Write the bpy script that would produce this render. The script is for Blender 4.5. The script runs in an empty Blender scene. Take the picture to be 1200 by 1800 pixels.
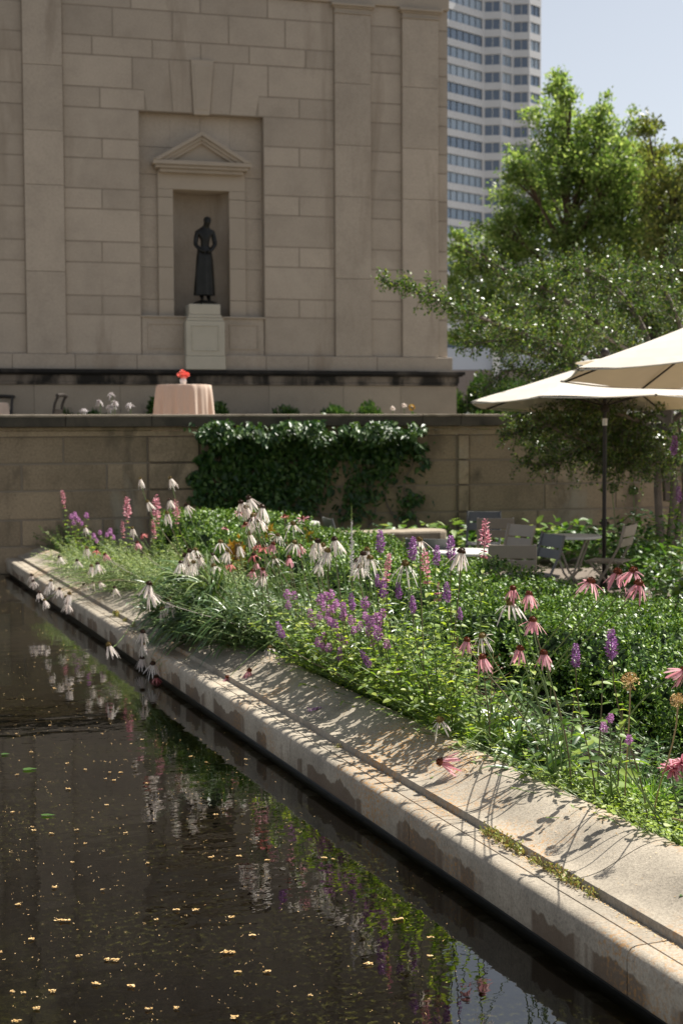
import bpy, bmesh, math, random
import numpy as np
from mathutils import Vector, Matrix
SC = bpy.context.scene
COL = SC.collection
random.seed(11)
RG = np.random.default_rng(11)
R = math.radians
F, CX, CY = 2500.0, 600.0, 900.0
CAMZ = 1.75
PITCH, ROLL = 3.27, -0.25

# ------------------------------------------------------------------ camera
cam_d = bpy.data.cameras.new('camera')
cam = bpy.data.objects.new('camera', cam_d); COL.objects.link(cam)
cam_d.sensor_width = 36; cam_d.lens = 50; cam_d.clip_end = 3000; cam_d.clip_start = .05
CM = Matrix.Translation((0, 0, CAMZ)) @ Matrix.Rotation(R(90 - PITCH), 4, 'X') @ Matrix.Rotation(R(ROLL), 4, 'Z')
cam.matrix_world = CM
SC.camera = cam
cam_d.dof.use_dof = True; cam_d.dof.focus_distance = 5.8; cam_d.dof.aperture_fstop = 4.5
ROT = CM.to_3x3()
EYE = Vector((0, 0, CAMZ))
def ray(px, py):
    return (ROT @ Vector(((px - CX) / F, (CY - py) / F, -1))).normalized()
def at(px, py, Y):
    d = ray(px, py); return EYE + d * (Y / d.y)
def on_z(px, py, z):
    d = ray(px, py); return EYE + d * ((z - CAMZ) / d.z)
TH = R(20.6)
BN = Vector((math.cos(TH), math.sin(TH), 0)); BD = Vector((-math.sin(TH), math.cos(TH), 0))
def at_a(px, py, a):                     # the point seen at a pixel that lies a metres beside the pool axis
    d = ray(px, py); return EYE + d * (a / d.dot(BN))
def bed(a, t, z):
    p = BN * a + BD * t; p.z = z; return p
def ab(p): return p.dot(BN), p.dot(BD)
def tpx(px, a): return at_a(px, 1000, a).dot(BD)
YAW = R(15)
FU = Vector((math.cos(YAW), math.sin(YAW), 0)); FN = Vector((math.sin(YAW), -math.cos(YAW), 0))
F0 = at(360, 757, 28.0); F0.z = 0
W0 = at(0, 757, 17.5); W0.z = 0
def plane(px, py, o, off=0.0):           # (u, z) on a plane parallel to the facade
    d = ray(px, py); s = ((o - EYE).dot(FN) + off) / d.dot(FN)
    p = EYE + d * s
    return (p - o).dot(FU), p.z
def fac(px, py, off=0.0): return plane(px, py, F0, off)
def wal(px, py, off=0.0): return plane(px, py, W0, off)

# ------------------------------------------------------------------ objects
def thing(name, label, cat, loc=(0, 0, 0), rot=(0, 0, 0), group=None):
    o = bpy.data.objects.new(name, None); COL.objects.link(o)
    o.location = loc; o.rotation_euler = rot; o.empty_display_size = .1
    return tag(o, label, cat, group)
def tag(o, label=None, cat=None, group=None, kind=None):
    if label: o['label'] = label
    if cat: o['category'] = cat
    if group: o['group'] = group
    if kind: o['kind'] = kind
    return o
def link(name, me, parent=None, loc=None, rot=None, scale=None):
    o = bpy.data.objects.new(name, me); COL.objects.link(o)
    if parent is not None: o.parent = parent
    if loc is not None: o.location = loc
    if rot is not None: o.rotation_euler = rot
    if scale is not None: o.scale = scale
    return o
def copy_tree(o, parent=None):
    c = o.copy(); COL.objects.link(c)
    if parent is not None: c.parent = parent
    for ch in list(o.children): copy_tree(ch, c)
    return c

class MB:
    def __init__(s): s.v = []; s.f = []
    def add(s, vs, fs):
        n = len(s.v); s.v += [tuple(v) for v in vs]; s.f += [tuple(i + n for i in f) for f in fs]; return s
    def box(s, x0, x1, y0, y1, z0, z1):
        return s.add([(x0,y0,z0),(x1,y0,z0),(x1,y1,z0),(x0,y1,z0),(x0,y0,z1),(x1,y0,z1),(x1,y1,z1),(x0,y1,z1)],
                     [(0,3,2,1),(4,5,6,7),(0,1,5,4),(1,2,6,5),(2,3,7,6),(3,0,4,7)])
    def prism(s, poly, d0, d1, inset=0.0):   # poly in (x,z) counter-clockwise seen from -y; extruded from y=-d1 (front) to y=-d0
        n = len(poly)
        p1 = poly
        if inset:
            cx = sum(p[0] for p in poly) / n; cz = sum(p[1] for p in poly) / n
            w = max(p[0] for p in poly) - min(p[0] for p in poly); h = max(p[1] for p in poly) - min(p[1] for p in poly)
            p1 = [(cx + (x - cx) * (1 - 2 * inset / w), cz + (z - cz) * (1 - 2 * inset / h)) for x, z in poly]
        vs = [(x, -d0, z) for x, z in poly] + [(x, -d1, z) for x, z in p1]
        fs = [tuple(range(n, 2 * n)), tuple(range(n - 1, -1, -1))] + [(i, (i + 1) % n, n + (i + 1) % n, n + i) for i in range(n)]
        return s.add(vs, fs)
    def extrude(s, prof, y0, y1):            # closed profile in (x,z), along y
        n = len(prof)
        vs = [(x, y0, z) for x, z in prof] + [(x, y1, z) for x, z in prof]
        fs = [tuple(range(n)), tuple(range(2 * n - 1, n - 1, -1))] + [(i, n + i, n + (i + 1) % n, (i + 1) % n) for i in range(n)]
        return s.add(vs, fs)
    def tube(s, path, rad, n=8, cap=True):
        path = [Vector(p) for p in path]; m = len(path)
        if not hasattr(rad, '__len__'): rad = [rad] * m
        up = Vector((0, 0, 1)); base = len(s.v); prev = None
        for i, p in enumerate(path):
            d = (path[min(i + 1, m - 1)] - path[max(i - 1, 0)])
            d = d.normalized() if d.length > 1e-9 else up
            if prev is None:
                a = d.cross(Vector((0, 1, 0)) if abs(d.y) < .9 else Vector((1, 0, 0))).normalized()
            else:
                a = (prev - d * prev.dot(d)); a = a.normalized() if a.length > 1e-6 else d.orthogonal().normalized()
            prev = a; b = d.cross(a)
            for k in range(n):
                t = 2 * math.pi * k / n
                s.v.append(tuple(p + (a * math.cos(t) + b * math.sin(t)) * rad[i]))
        for i in range(m - 1):
            for k in range(n):
                k2 = (k + 1) % n
                s.f.append((base + i*n + k, base + i*n + k2, base + (i+1)*n + k2, base + (i+1)*n + k))
        if cap:
            s.f.append(tuple(base + k for k in range(n - 1, -1, -1))); s.f.append(tuple(base + (m-1)*n + k for k in range(n)))
        return s
    def lathe(s, prof, n=24, c=(0, 0, 0), fr=None):
        base = len(s.v); m = len(prof)
        for i, (r, z) in enumerate(prof):
            for k in range(n):
                t = 2 * math.pi * k / n
                rr = fr(r, z, t, i) if fr else r
                s.v.append((c[0] + rr * math.cos(t), c[1] + rr * math.sin(t), c[2] + z))
        for i in range(m - 1):
            for k in range(n):
                k2 = (k + 1) % n
                s.f.append((base + i*n + k, base + i*n + k2, base + (i+1)*n + k2, base + (i+1)*n + k))
        s.f.append(tuple(base + k for k in range(n - 1, -1, -1))); s.f.append(tuple(base + (m-1)*n + k for k in range(n)))
        return s
    def mesh(s, name, mat, smooth=False):
        me = bpy.data.meshes.new(name); me.from_pydata(s.v, [], s.f); me.materials.append(mat)
        if smooth: me.polygons.foreach_set('use_smooth', [True] * len(me.polygons))
        me.update()
        if smooth: me.set_sharp_from_angle(angle=R(45))
        return me
    def build(s, name, mat, parent=None, smooth=False, bevel=0, **k):
        o = link(name, s.mesh(name, mat, smooth), parent, **k)
        if bevel:
            b = o.modifiers.new('bevel', 'BEVEL'); b.width = bevel; b.segments = 2; b.limit_method = 'ANGLE'; b.angle_limit = R(40)
        return o

def np_mesh(name, V, Q, mat, smooth=False):
    V = np.asarray(V, np.float32).reshape(-1, 3); Q = np.asarray(Q, np.int32).reshape(-1, 4)
    me = bpy.data.meshes.new(name)
    me.vertices.add(len(V)); me.vertices.foreach_set('co', V.ravel())
    me.loops.add(Q.size); me.loops.foreach_set('vertex_index', Q.ravel())
    me.polygons.add(len(Q)); me.polygons.foreach_set('loop_start', np.arange(0, Q.size, 4, dtype=np.int32))
    me.polygons.foreach_set('loop_total', np.full(len(Q), 4, np.int32))
    if smooth: me.polygons.foreach_set('use_smooth', np.ones(len(Q), bool))
    me.materials.append(mat); me.update(calc_edges=True); me.validate()
    return me
def unit(a): return a / np.maximum(np.linalg.norm(a, axis=-1, keepdims=True), 1e-9)
def rdir(n): return unit(RG.normal(size=(n, 3)))

def quad_leaves(P, D, L, W, N=None, bend=.15):   # four-cornered leaves, one each
    P = np.asarray(P, float); n = len(P); D = unit(np.asarray(D, float))
    L = np.broadcast_to(L, (n,))[:, None]; W = np.broadcast_to(W, (n,))[:, None]
    if N is None: N = rdir(n) + np.array([0, 0, .7])
    S = unit(np.cross(D, N)); U = np.cross(S, D)
    V = np.stack([P, P + D*L*.45 + S*W*.5 + U*L*bend, P + D*L, P + D*L*.45 - S*W*.5 + U*L*bend], 1)
    return V.reshape(-1, 3), np.arange(4 * n).reshape(n, 4)
PROF = {'ovate': ([0, .15, .4, .7, 1], [.10, .8, 1, .55, .03]), 'strap': ([0, .2, .4, .6, .8, 1], [.5, .85, 1, .95, .7, .08]),
        'petal': ([0, .3, .6, .88, 1], [.45, .85, 1, .8, .3]), 'lance': ([0, .25, .5, .75, 1], [.25, .9, 1, .6, .05]),
        'serr': ([0, .12, .2, .3, .38, .5, .57, .7, .76, .88, 1], [.12, .75, .7, 1, .88, 1.0, .82, .78, .6, .42, .02])}
def leaves(P, D, L, W, N=None, droop=.1, fold=.15, kind='ovate', curl=0.0):
    s, w = PROF[kind]; s = np.array(s); w = np.array(w); k = len(s)
    P = np.asarray(P, float); n = len(P); D = unit(np.asarray(D, float))
    L = np.broadcast_to(L, (n,))[:, None, None]; W = np.broadcast_to(W, (n,))[:, None, None]
    droop = np.broadcast_to(droop, (n,))[:, None, None]
    if N is None: N = rdir(n) * .5 + np.array([0, 0, 1])
    S = unit(np.cross(D, N))[:, None]; U = np.cross(S[:, 0], D)[:, None]
    sc = s[None, :, None]; wc = w[None, :, None]
    C = P[:, None] + D[:, None] * L * sc - np.array([0, 0, 1.])[None, None] * droop * L * sc**2 - U * curl * L * sc**2
    Lf = C + S * W * .5 * wc; Rt = C - S * W * .5 * wc; M = C - U * fold * W * wc
    V = np.stack([Lf, M, Rt], 2).reshape(n, k * 3, 3)
    q = []
    for i in range(k - 1):
        for j in range(2):
            a = i*3 + j; q.append([a, a + 1, a + 4, a + 3])
    Q = np.array(q)[None] + (np.arange(n) * k * 3)[:, None, None]
    return V.reshape(-1, 3), Q.reshape(-1, 4)
def join(parts):
    V = []; Q = []; o = 0
    for v, q in parts:
        V.append(v); Q.append(np.asarray(q) + o); o += len(v)
    return np.concatenate(V), np.concatenate(Q)
def bez(p0, p1, p2, p3, n):
    t = np.linspace(0, 1, n)[:, None]
    p0, p1, p2, p3 = (np.array(p, float)[None] for p in (p0, p1, p2, p3))
    return (1-t)**3*p0 + 3*(1-t)**2*t*p1 + 3*(1-t)*t*t*p2 + t**3*p3

# ------------------------------------------------------------------ materials
def nodes(name):
    m = bpy.data.materials.new(name); m.use_nodes = True; nt = m.node_tree; nt.nodes.clear()
    return m, nt, (lambda t, **k: mk(nt, t, **k)), nt.links.new
def mk(nt, t, **k):
    n = nt.nodes.new(t)
    for a, b in k.items():
        if a == 'inp':
            for i, v in b.items(): n.inputs[i].default_value = v
        else: setattr(n, a, b)
    return n
def c4(c): return (c[0], c[1], c[2], 1)
def mixc(nt, fac, a, b, mode='MIX'):
    n = nt.nodes.new('ShaderNodeMix'); n.data_type = 'RGBA'; n.blend_type = mode
    for sock, v in ((n.inputs[0], fac), (n.inputs[6], a), (n.inputs[7], b)):
        if hasattr(v, 'is_output'): nt.links.new(v, sock)
        elif isinstance(v, (int, float)): sock.default_value = v
        else: sock.default_value = c4(v)
    return n.outputs[2]
def ramp(nt, src, stops):
    n = nt.nodes.new('ShaderNodeValToRGB'); e = n.color_ramp.elements
    while len(e) < len(stops): e.new(.5)
    for el, (p, c) in zip(e, stops):
        el.position = p; el.color = c4(c) if hasattr(c, '__len__') else (c, c, c, 1)
    nt.links.new(src, n.inputs[0]); return n.outputs[0]
def noise(nt, scale, detail=4, rough=.55, dist=0, vec=None, coord='Object', sc=None):
    n = nt.nodes.new('ShaderNodeTexNoise'); n.inputs['Scale'].default_value = scale; n.inputs['Detail'].default_value = detail
    n.inputs['Roughness'].default_value = rough; n.inputs['Distortion'].default_value = dist
    tc = nt.nodes.new('ShaderNodeTexCoord'); src = tc.outputs[coord]
    if sc:
        mp = nt.nodes.new('ShaderNodeMapping'); mp.inputs['Scale'].default_value = sc; nt.links.new(src, mp.inputs[0]); src = mp.outputs[0]
    nt.links.new(src, n.inputs['Vector']); return n.outputs['Fac']

def stone(name, c, isl=.12, mott=.16, scale=2.5, rough=.85, bump=.25, stains=None, warm=None):
    m, nt, N, LK = nodes(name)
    g = N('ShaderNodeNewGeometry'); p = N('ShaderNodeBsdfPrincipled'); o = N('ShaderNodeOutputMaterial')
    lo = [x * (1 - isl) for x in c]; hi = [min(1, x * (1 + isl)) for x in c]
    col = ramp(nt, g.outputs['Random Per Island'], [(0, lo), (.55, c), (1, hi)])
    oi = N('ShaderNodeObjectInfo'); col = mixc(nt, 1, col, ramp(nt, oi.outputs['Random'], [(0, 1 - isl), (1, 1 + isl)]), 'MULTIPLY')
    n1 = noise(nt, scale, 6, .65)
    col = mixc(nt, 1, col, ramp(nt, n1, [(.25, 1 - mott), (.5, 1), (.8, 1 + mott * .7)]), 'MULTIPLY')
    n3 = noise(nt, scale * 26, 3, .7)
    col = mixc(nt, 1, col, ramp(nt, n3, [(.3, 1 - mott * .8), (.55, 1), (.75, 1 + mott * .4)]), 'MULTIPLY')
    if stains:
        for sc, sx, lo_, hi_, dark in stains:
            s = noise(nt, sc, 5, .6, .4, sc=sx)
            col = mixc(nt, ramp(nt, s, [(lo_, 0), (hi_, 1)]), col, dark)
    LK(col, p.inputs['Base Color']); p.inputs['Roughness'].default_value = rough; p.inputs['Specular IOR Level'].default_value = .25
    if bump:
        b = N('ShaderNodeBump', inp={'Strength': bump, 'Distance': .006}); LK(noise(nt, scale * 40, 4, .7), b.inputs['Height']); LK(b.outputs[0], p.inputs['Normal'])
    LK(p.outputs[0], o.inputs[0]); return m
def leafm(name, a, b, c=None, trans=.35, rough=.42, spec=.4, tcol=None):
    m, nt, N, LK = nodes(name)
    g = N('ShaderNodeNewGeometry'); p = N('ShaderNodeBsdfPrincipled'); o = N('ShaderNodeOutputMaterial')
    col = ramp(nt, g.outputs['Random Per Island'], [(0, a), (.5, b), (1, c or b)])
    LK(col, p.inputs['Base Color']); p.inputs['Roughness'].default_value = rough; p.inputs['Specular IOR Level'].default_value = spec
    if trans:
        t = N('ShaderNodeBsdfTranslucent'); mx = N('ShaderNodeMixShader', inp={0: trans})
        tc = mixc(nt, 1, col, tcol or (1.5, 1.55, .6), 'MULTIPLY'); LK(tc, t.inputs[0])
        LK(p.outputs[0], mx.inputs[1]); LK(t.outputs[0], mx.inputs[2]); LK(mx.outputs[0], o.inputs[0])
    else: LK(p.outputs[0], o.inputs[0])
    return m
def plain(name, c, rough=.5, metal=0, spec=.4, var=.1, scale=8, trans=0, tcol=None):
    m, nt, N, LK = nodes(name)
    p = N('ShaderNodeBsdfPrincipled'); o = N('ShaderNodeOutputMaterial')
    n1 = noise(nt, scale, 4, .6)
    col = mixc(nt, 1, c, ramp(nt, n1, [(.25, 1 - var), (.75, 1 + var)]), 'MULTIPLY')
    LK(col, p.inputs['Base Color']); p.inputs['Roughness'].default_value = rough; p.inputs['Metallic'].default_value = metal
    p.inputs['Specular IOR Level'].default_value = spec
    if trans:
        t = N('ShaderNodeBsdfTranslucent'); LK(mixc(nt, 1, col, tcol or (1, 1, 1), 'MULTIPLY'), t.inputs[0]); mx = N('ShaderNodeMixShader', inp={0: trans})
        LK(p.outputs[0], mx.inputs[1]); LK(t.outputs[0], mx.inputs[2]); LK(mx.outputs[0], o.inputs[0])
    else: LK(p.outputs[0], o.inputs[0])
    return m

M = {}
M['facade'] = stone('facade limestone', (.415, .348, .275), isl=.085, mott=.17, scale=1.2, bump=.15, stains=[(1.4, (1, 1, .14), .56, .74, (.27, .215, .16)), (.7, (1, 1, .8), .60, .75, (.47, .40, .32))])
M['joint'] = stone('joint mortar', (.30, .25, .195), isl=0, bump=0)
M['trim'] = stone('dressed limestone', (.40, .335, .262), isl=.04, mott=.09, scale=1.5, bump=.12)
M['ledge'] = stone('weathered ledge', (.31, .255, .20), isl=.05, mott=.2, scale=1.5, stains=[(1.6, (1, 1, .45), .56, .66, (.02, .018, .015))])
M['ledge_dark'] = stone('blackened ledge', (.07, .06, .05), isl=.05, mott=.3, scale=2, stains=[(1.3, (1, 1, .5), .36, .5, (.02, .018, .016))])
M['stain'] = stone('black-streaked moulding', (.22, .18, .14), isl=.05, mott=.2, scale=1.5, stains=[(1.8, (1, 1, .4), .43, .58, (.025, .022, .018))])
M['pedestal'] = stone('pale pedestal stone', (.47, .43, .345), isl=0, mott=.10, scale=2, bump=.15)
M['gwall'] = stone('garden wall stone', (.38, .29, .19), isl=.19, mott=.35, scale=1.4, stains=[(2.2, (1, 1, .5), .52, .68, (.12, .095, .065)), (1.1, (1, 1, .6), .58, .72, (.33, .29, .22))])
M['gface'] = stone('shade-dark sooty coping face', (.105, .088, .065), isl=.1, mott=.35, scale=2.2, stains=[(2, (1, 1, .6), .5, .66, (.045, .04, .03))])  # soot plus the face's own shade, painted darker than the coping lip
M['plinth'] = stone('plinth stone', (.30, .25, .19), isl=.08, mott=.16, scale=1.5)
M['gcap'] = stone('garden wall coping stone', (.33, .275, .21), isl=.06, mott=.25, scale=1.8, stains=[(2, (1, 1, .8), .5, .66, (.16, .13, .09))])
M['kerb'] = stone('kerb stone', (.365, .318, .252), isl=.10, mott=.40, scale=3.5, bump=.5)
M['soil'] = stone('soil', (.022, .017, .012), isl=0, mott=.4, scale=9, bump=1)
M['paving'] = stone('paving', (.16, .13, .105), isl=.06, mott=.2, scale=2)
M['bronze'] = plain('dark bronze', (.020, .019, .016), rough=.42, metal=.6, spec=.5, var=.4, scale=6)
M['dark_metal'] = plain('dark metal', (.03, .024, .02), rough=.45, metal=.2)
M['taupe'] = plain('taupe enamel', (.37, .31, .25), rough=.42, var=.06)
M['shaded'] = plain('slate enamel', (.13, .13, .13), rough=.4, var=.06)  # same taupe enamel as the other chairs, darkened to paint their shade
M['top_metal'] = plain('pale table top', (.62, .60, .56), rough=.35, var=.06)
M['canvas'] = plain('umbrella canvas', (.70, .66, .59), rough=.9, spec=.1, var=.035, scale=5, trans=.26, tcol=(1.02, .90, .72))
M['cloth'] = plain('blush table linen', (.73, .60, .50), rough=.85, spec=.15, var=.04, trans=.35, tcol=(1.15, .95, .82))
M['vase'] = plain('white ceramic', (.75, .73, .70), rough=.3, var=.02)
M['bark'] = stone('bark', (.10, .075, .055), isl=0, mott=.4, scale=6, bump=1)
M['greybark'] = stone('grey bark', (.20, .165, .14), isl=0, mott=.3, scale=8, bump=1)
M['stem'] = plain('green stem', (.13, .19, .06), rough=.5, var=.2)
M['stem_red'] = plain('russet stem', (.14, .11, .06), rough=.5, var=.25)
M['straw'] = plain('dry straw stem', (.36, .26, .14), rough=.7, var=.2)
M['hedge'] = leafm('box leaves', (.010, .030, .008), (.075, .165, .022), (.28, .40, .07), trans=.15, rough=.42, spec=.35)
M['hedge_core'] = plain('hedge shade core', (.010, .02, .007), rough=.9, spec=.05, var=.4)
M['hyssop_leaf'] = leafm('hyssop leaves', (.05, .10, .02), (.18, .28, .045), (.40, .45, .10), trans=.45, rough=.45)
M['strap'] = leafm('strap leaves', (.03, .07, .02), (.065, .125, .032), (.22, .28, .10), trans=.16, rough=.34, spec=.5)
M['grey_leaf'] = leafm('pale green leaves', (.08, .14, .04), (.22, .29, .09), (.44, .48, .24), trans=.25, rough=.5)
M['lime_leaf'] = leafm('lime ground leaves', (.12, .20, .03), (.24, .34, .05), (.38, .46, .10), trans=.4, rough=.5)
M['grass'] = leafm('grass blades', (.08, .17, .03), (.13, .25, .05), (.26, .36, .10), trans=.35, rough=.45)
M['ivy'] = leafm('vine leaves', (.016, .045, .012), (.04, .095, .02), (.11, .18, .045), trans=.22, rough=.38, spec=.4)
M['hosta'] = leafm('hosta leaves', (.06, .13, .03), (.16, .25, .07), (.42, .48, .27), trans=.3, rough=.4)
M['fern'] = leafm('shade leaves', (.03, .08, .02), (.06, .13, .03), (.14, .22, .05), trans=.35, rough=.4)
M['tree'] = leafm('tree leaves', (.08, .14, .045), (.17, .25, .075), (.36, .42, .19), trans=.55, rough=.42, tcol=(1.4, 1.45, .7))
M['tree2'] = leafm('olive tree leaves', (.06, .09, .03), (.13, .16, .05), (.26, .26, .11), trans=.45, rough=.4)
M['crab'] = leafm('small glossy leaves', (.03, .07, .015), (.08, .15, .03), (.22, .25, .07), trans=.25, rough=.36, spec=.5)
M['orange_leaf'] = leafm('orange leaves', (.38, .16, .02), (.45, .24, .03), (.28, .25, .05), trans=.3)
M['pet_pale'] = leafm('pale petals', (.74, .63, .60), (.85, .78, .73), (.90, .86, .80), trans=.45, rough=.6, spec=.15, tcol=(1, .95, .9))
M['pet_pink'] = leafm('pink petals', (.60, .28, .33), (.74, .40, .45), (.84, .56, .58), trans=.45, rough=.6, spec=.15, tcol=(1.05, .9, .9))
M['pet_rose'] = leafm('rose petals', (.50, .13, .13), (.62, .20, .19), (.72, .32, .30), trans=.32, rough=.6, spec=.15, tcol=(1.05, .85, .85))
M['cone_rust'] = leafm('rust cone', (.03, .012, .008), (.16, .035, .012), (.34, .10, .02), trans=0, rough=.5)
M['cone_olive'] = leafm('olive cone', (.07, .045, .015), (.20, .13, .035), (.36, .27, .09), trans=0, rough=.5)
M['cone_dark'] = leafm('dark cone', (.015, .008, .006), (.05, .022, .012), (.16, .07, .025), trans=0, rough=.5)
M['fl_purple'] = leafm('purple florets', (.16, .05, .13), (.40, .17, .40), (.62, .38, .66), trans=.25, rough=.6, tcol=(1.1, .9, 1.2))
M['fl_lilac'] = leafm('lilac florets', (.36, .13, .32), (.56, .27, .50), (.76, .49, .70), trans=.3, rough=.6, tcol=(1.1, .9, 1.15))
M['fl_pink'] = leafm('pink florets', (.50, .16, .22), (.66, .30, .36), (.78, .48, .50), trans=.3, rough=.6, tcol=(1.1, .9, .95))
M['fl_white'] = leafm('whitish florets', (.40, .36, .36), (.62, .56, .58), (.72, .68, .66), trans=.3, rough=.6, tcol=(1, 1, 1))
M['coral'] = leafm('coral petals', (.75, .10, .08), (.85, .20, .16), (.90, .40, .32), trans=.25, rough=.6, tcol=(1.1, .8, .8))
M['catkin'] = leafm('floating catkins', (.42, .25, .08), (.58, .38, .15), (.70, .52, .28), trans=0, rough=.7)
M['sedum'] = leafm('sedum leaves', (.22, .26, .07), (.34, .34, .13), (.40, .22, .09), trans=.2, rough=.45)
M['silver'] = leafm('silver foliage', (.30, .34, .30), (.45, .48, .44), (.60, .62, .58), trans=.2, rough=.6, tcol=(1, 1, 1))
SKY_STRENGTH, SUN_STRENGTH, EXPO = 0.068, 5.0, 0.95
# ================================================================== sky and sun
SUN_AZ, SUN_EL = 55.0, 57.0              # clockwise from +Y, above the horizon
w = bpy.data.worlds.new('World'); SC.world = w; w.use_nodes = True
nt = w.node_tree; nt.nodes.clear()
sky = nt.nodes.new('ShaderNodeTexSky'); sky.sky_type = 'NISHITA'; sky.sun_disc = False
sky.sun_elevation = R(SUN_EL); sky.sun_rotation = R(SUN_AZ); sky.air_density = 1.0; sky.dust_density = 1.3; sky.ozone_density = 1.0
bg = nt.nodes.new('ShaderNodeBackground'); bg.inputs[1].default_value = SKY_STRENGTH
wo = nt.nodes.new('ShaderNodeOutputWorld'); hs = nt.nodes.new('ShaderNodeHueSaturation'); hs.inputs['Saturation'].default_value = .42; nt.links.new(sky.outputs[0], hs.inputs['Color']); nt.links.new(hs.outputs[0], bg.inputs[0]); nt.links.new(bg.outputs[0], wo.inputs[0])
sd = bpy.data.lights.new('sun', 'SUN'); sd.energy = SUN_STRENGTH; sd.angle = R(.5); sd.color = (1, .95, .86)
so = bpy.data.objects.new('sun', sd); COL.objects.link(so)
SUNV = Vector((math.sin(R(SUN_AZ)) * math.cos(R(SUN_EL)), math.cos(R(SUN_AZ)) * math.cos(R(SUN_EL)), math.sin(R(SUN_EL))))
so.rotation_euler = SUNV.to_track_quat('Z', 'Y').to_euler()

# ================================================================== ground, terrace, pool
def sheet(name, pts, z, mat, n=1):
    mb = MB(); mb.add([(p[0], p[1], z) for p in pts], [tuple(range(len(pts)))])
    o = mb.build(name, mat); tag(o, kind='structure'); return o
def wpt(u, out=0.0):
    p = W0 + FU * u + FN * out; return p
TERR = 1.36
POOL_FLOOR = -1.45
# everything beyond the garden wall is one raised level that runs to the horizon
a, b = wpt(-400, -.2), wpt(600, -.2)
o = sheet('ground', [a, b, b - FN * 900, a - FN * 900], TERR, plain('terrace gravel', (.17, .15, .12), rough=.9, var=.25, scale=3))
# patio between the bed and the wall
sheet('patio', [bed(2.75, -6, 0), bed(40, -6, 0), wpt(40, 0), wpt(2.0, 0)], -.02, M['paving'])
o = sheet('soil', [bed(2.70, -4, 0), bed(5.3, -4, 0), bed(5.3, 16.6, 0), bed(2.70, 17.9, 0)], .255, M['soil'])
mb = MB(); mb.box(5.25, 5.33, -4, 16.6, -.1, .262)
o = mb.build('kerb', M['gcap'], rot=(0, 0, TH)); tag(o, kind='structure')
# pool floor with silt and algae
m, nt, N, LK = nodes('silted pool floor')
p = N('ShaderNodeBsdfPrincipled', inp={'Roughness': .9}); oo = N('ShaderNodeOutputMaterial')
n1 = noise(nt, 1.1, 6, .65, .6); n2 = noise(nt, 14, 5, .75); n3 = noise(nt, 90, 2, .6)
col = mixc(nt, ramp(nt, n1, [(.40, 0), (.62, 1)]), (.030, .028, .024), (.11, .095, .04))
col = mixc(nt, ramp(nt, n2, [(.48, 0), (.64, 1)]), col, (.24, .19, .055))
col = mixc(nt, ramp(nt, n3, [(.56, 0), (.64, .8)]), col, (.42, .34, .12))
tc = N('ShaderNodeTexCoord'); br = N('ShaderNodeTexBrick', offset=.5, inp={'Scale': 1.0, 'Mortar Size': .006, 'Brick Width': 1.3, 'Row Height': .8, 'Color1': (1, 1, 1, 1), 'Color2': (.86, .86, .86, 1), 'Mortar': (.35, .35, .35, 1)})
LK(tc.outputs['Object'], br.inputs['Vector'])
col = mixc(nt, 1, col, br.outputs['Color'], 'MULTIPLY')
LK(col, p.inputs['Base Color']); LK(p.outputs[0], oo.inputs[0])
PT0, PT1, PA0 = -3.0, 18.2, .25
mb = MB(); mb.add([(PA0 - .1, PT0, POOL_FLOOR), (2.4, PT0, POOL_FLOOR), (2.4, PT1, POOL_FLOOR), (PA0 - .1, PT1, POOL_FLOOR)], [(0, 1, 2, 3)])
mb.add([(-9, 13, POOL_FLOOR - .001), (PA0 - .1, 13, POOL_FLOOR - .001), (PA0 - .1, PT1 + 1.5, POOL_FLOOR - .001), (-9, PT1 + 1.5, POOL_FLOOR - .001)], [(0, 1, 2, 3)])
o = mb.build('pool_floor', m, rot=(0, 0, TH)); tag(o, kind='structure')
# water: clear, tinted, rippled
m, nt, N, LK = nodes('pool water')
oo = N('ShaderNodeOutputMaterial'); tr = N('ShaderNodeBsdfTransparent', inp={0: (.17, .185, .14, 1)}); gl = N('ShaderNodeBsdfGlossy', inp={0: (1, 1, 1, 1), 'Roughness': .012})
fr = N('ShaderNodeFresnel', inp={'IOR': 1.65}); mx = N('ShaderNodeMixShader')
b1 = N('ShaderNodeBump', inp={'Strength': 1.0, 'Distance': .0024}); b2 = N('ShaderNodeBump', inp={'Strength': 1.0, 'Distance': .0005})
LK(noise(nt, 2.2, 1.5, .45, .5, sc=(1, 1.7, 1)), b1.inputs['Height']); LK(noise(nt, 11, 2, .5, .4, sc=(1, 1.5, 1)), b2.inputs['Height'])
LK(b1.outputs[0], b2.inputs['Normal'])
for s in (fr, gl): LK(b2.outputs[0], s.inputs['Normal'])
# a thin film of silt and algae flecks on the surface
df = N('ShaderNodeBsdfDiffuse'); m2 = N('ShaderNodeMixShader')
LK(mixc(nt, ramp(nt, noise(nt, 30, 3, .6), [(.4, 0), (.6, 1)]), (.05, .055, .025), (.25, .24, .04)), df.inputs[0])
fb = ramp(nt, noise(nt, .9, 4, .6, .5), [(.40, .0), (.62, 1)]); ff = ramp(nt, noise(nt, 42, 5, .8, sc=(1, .8, 1)), [(.52, .0), (.70, .30)])
LK(mixc(nt, 1, fb, ff, 'MULTIPLY'), m2.inputs[0])
LK(tr.outputs[0], m2.inputs[1]); LK(df.outputs[0], m2.inputs[2])
LK(fr.outputs[0], mx.inputs[0]); LK(m2.outputs[0], mx.inputs[1]); LK(gl.outputs[0], mx.inputs[2]); LK(mx.outputs[0], oo.inputs[0])
M['water'] = m
mb = MB(); mb.add([(PA0 - .05, PT0, 0), (2.33, PT0, 0), (2.33, PT1, 0), (PA0 - .05, PT1, 0)], [(0, 1, 2, 3)])
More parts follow.
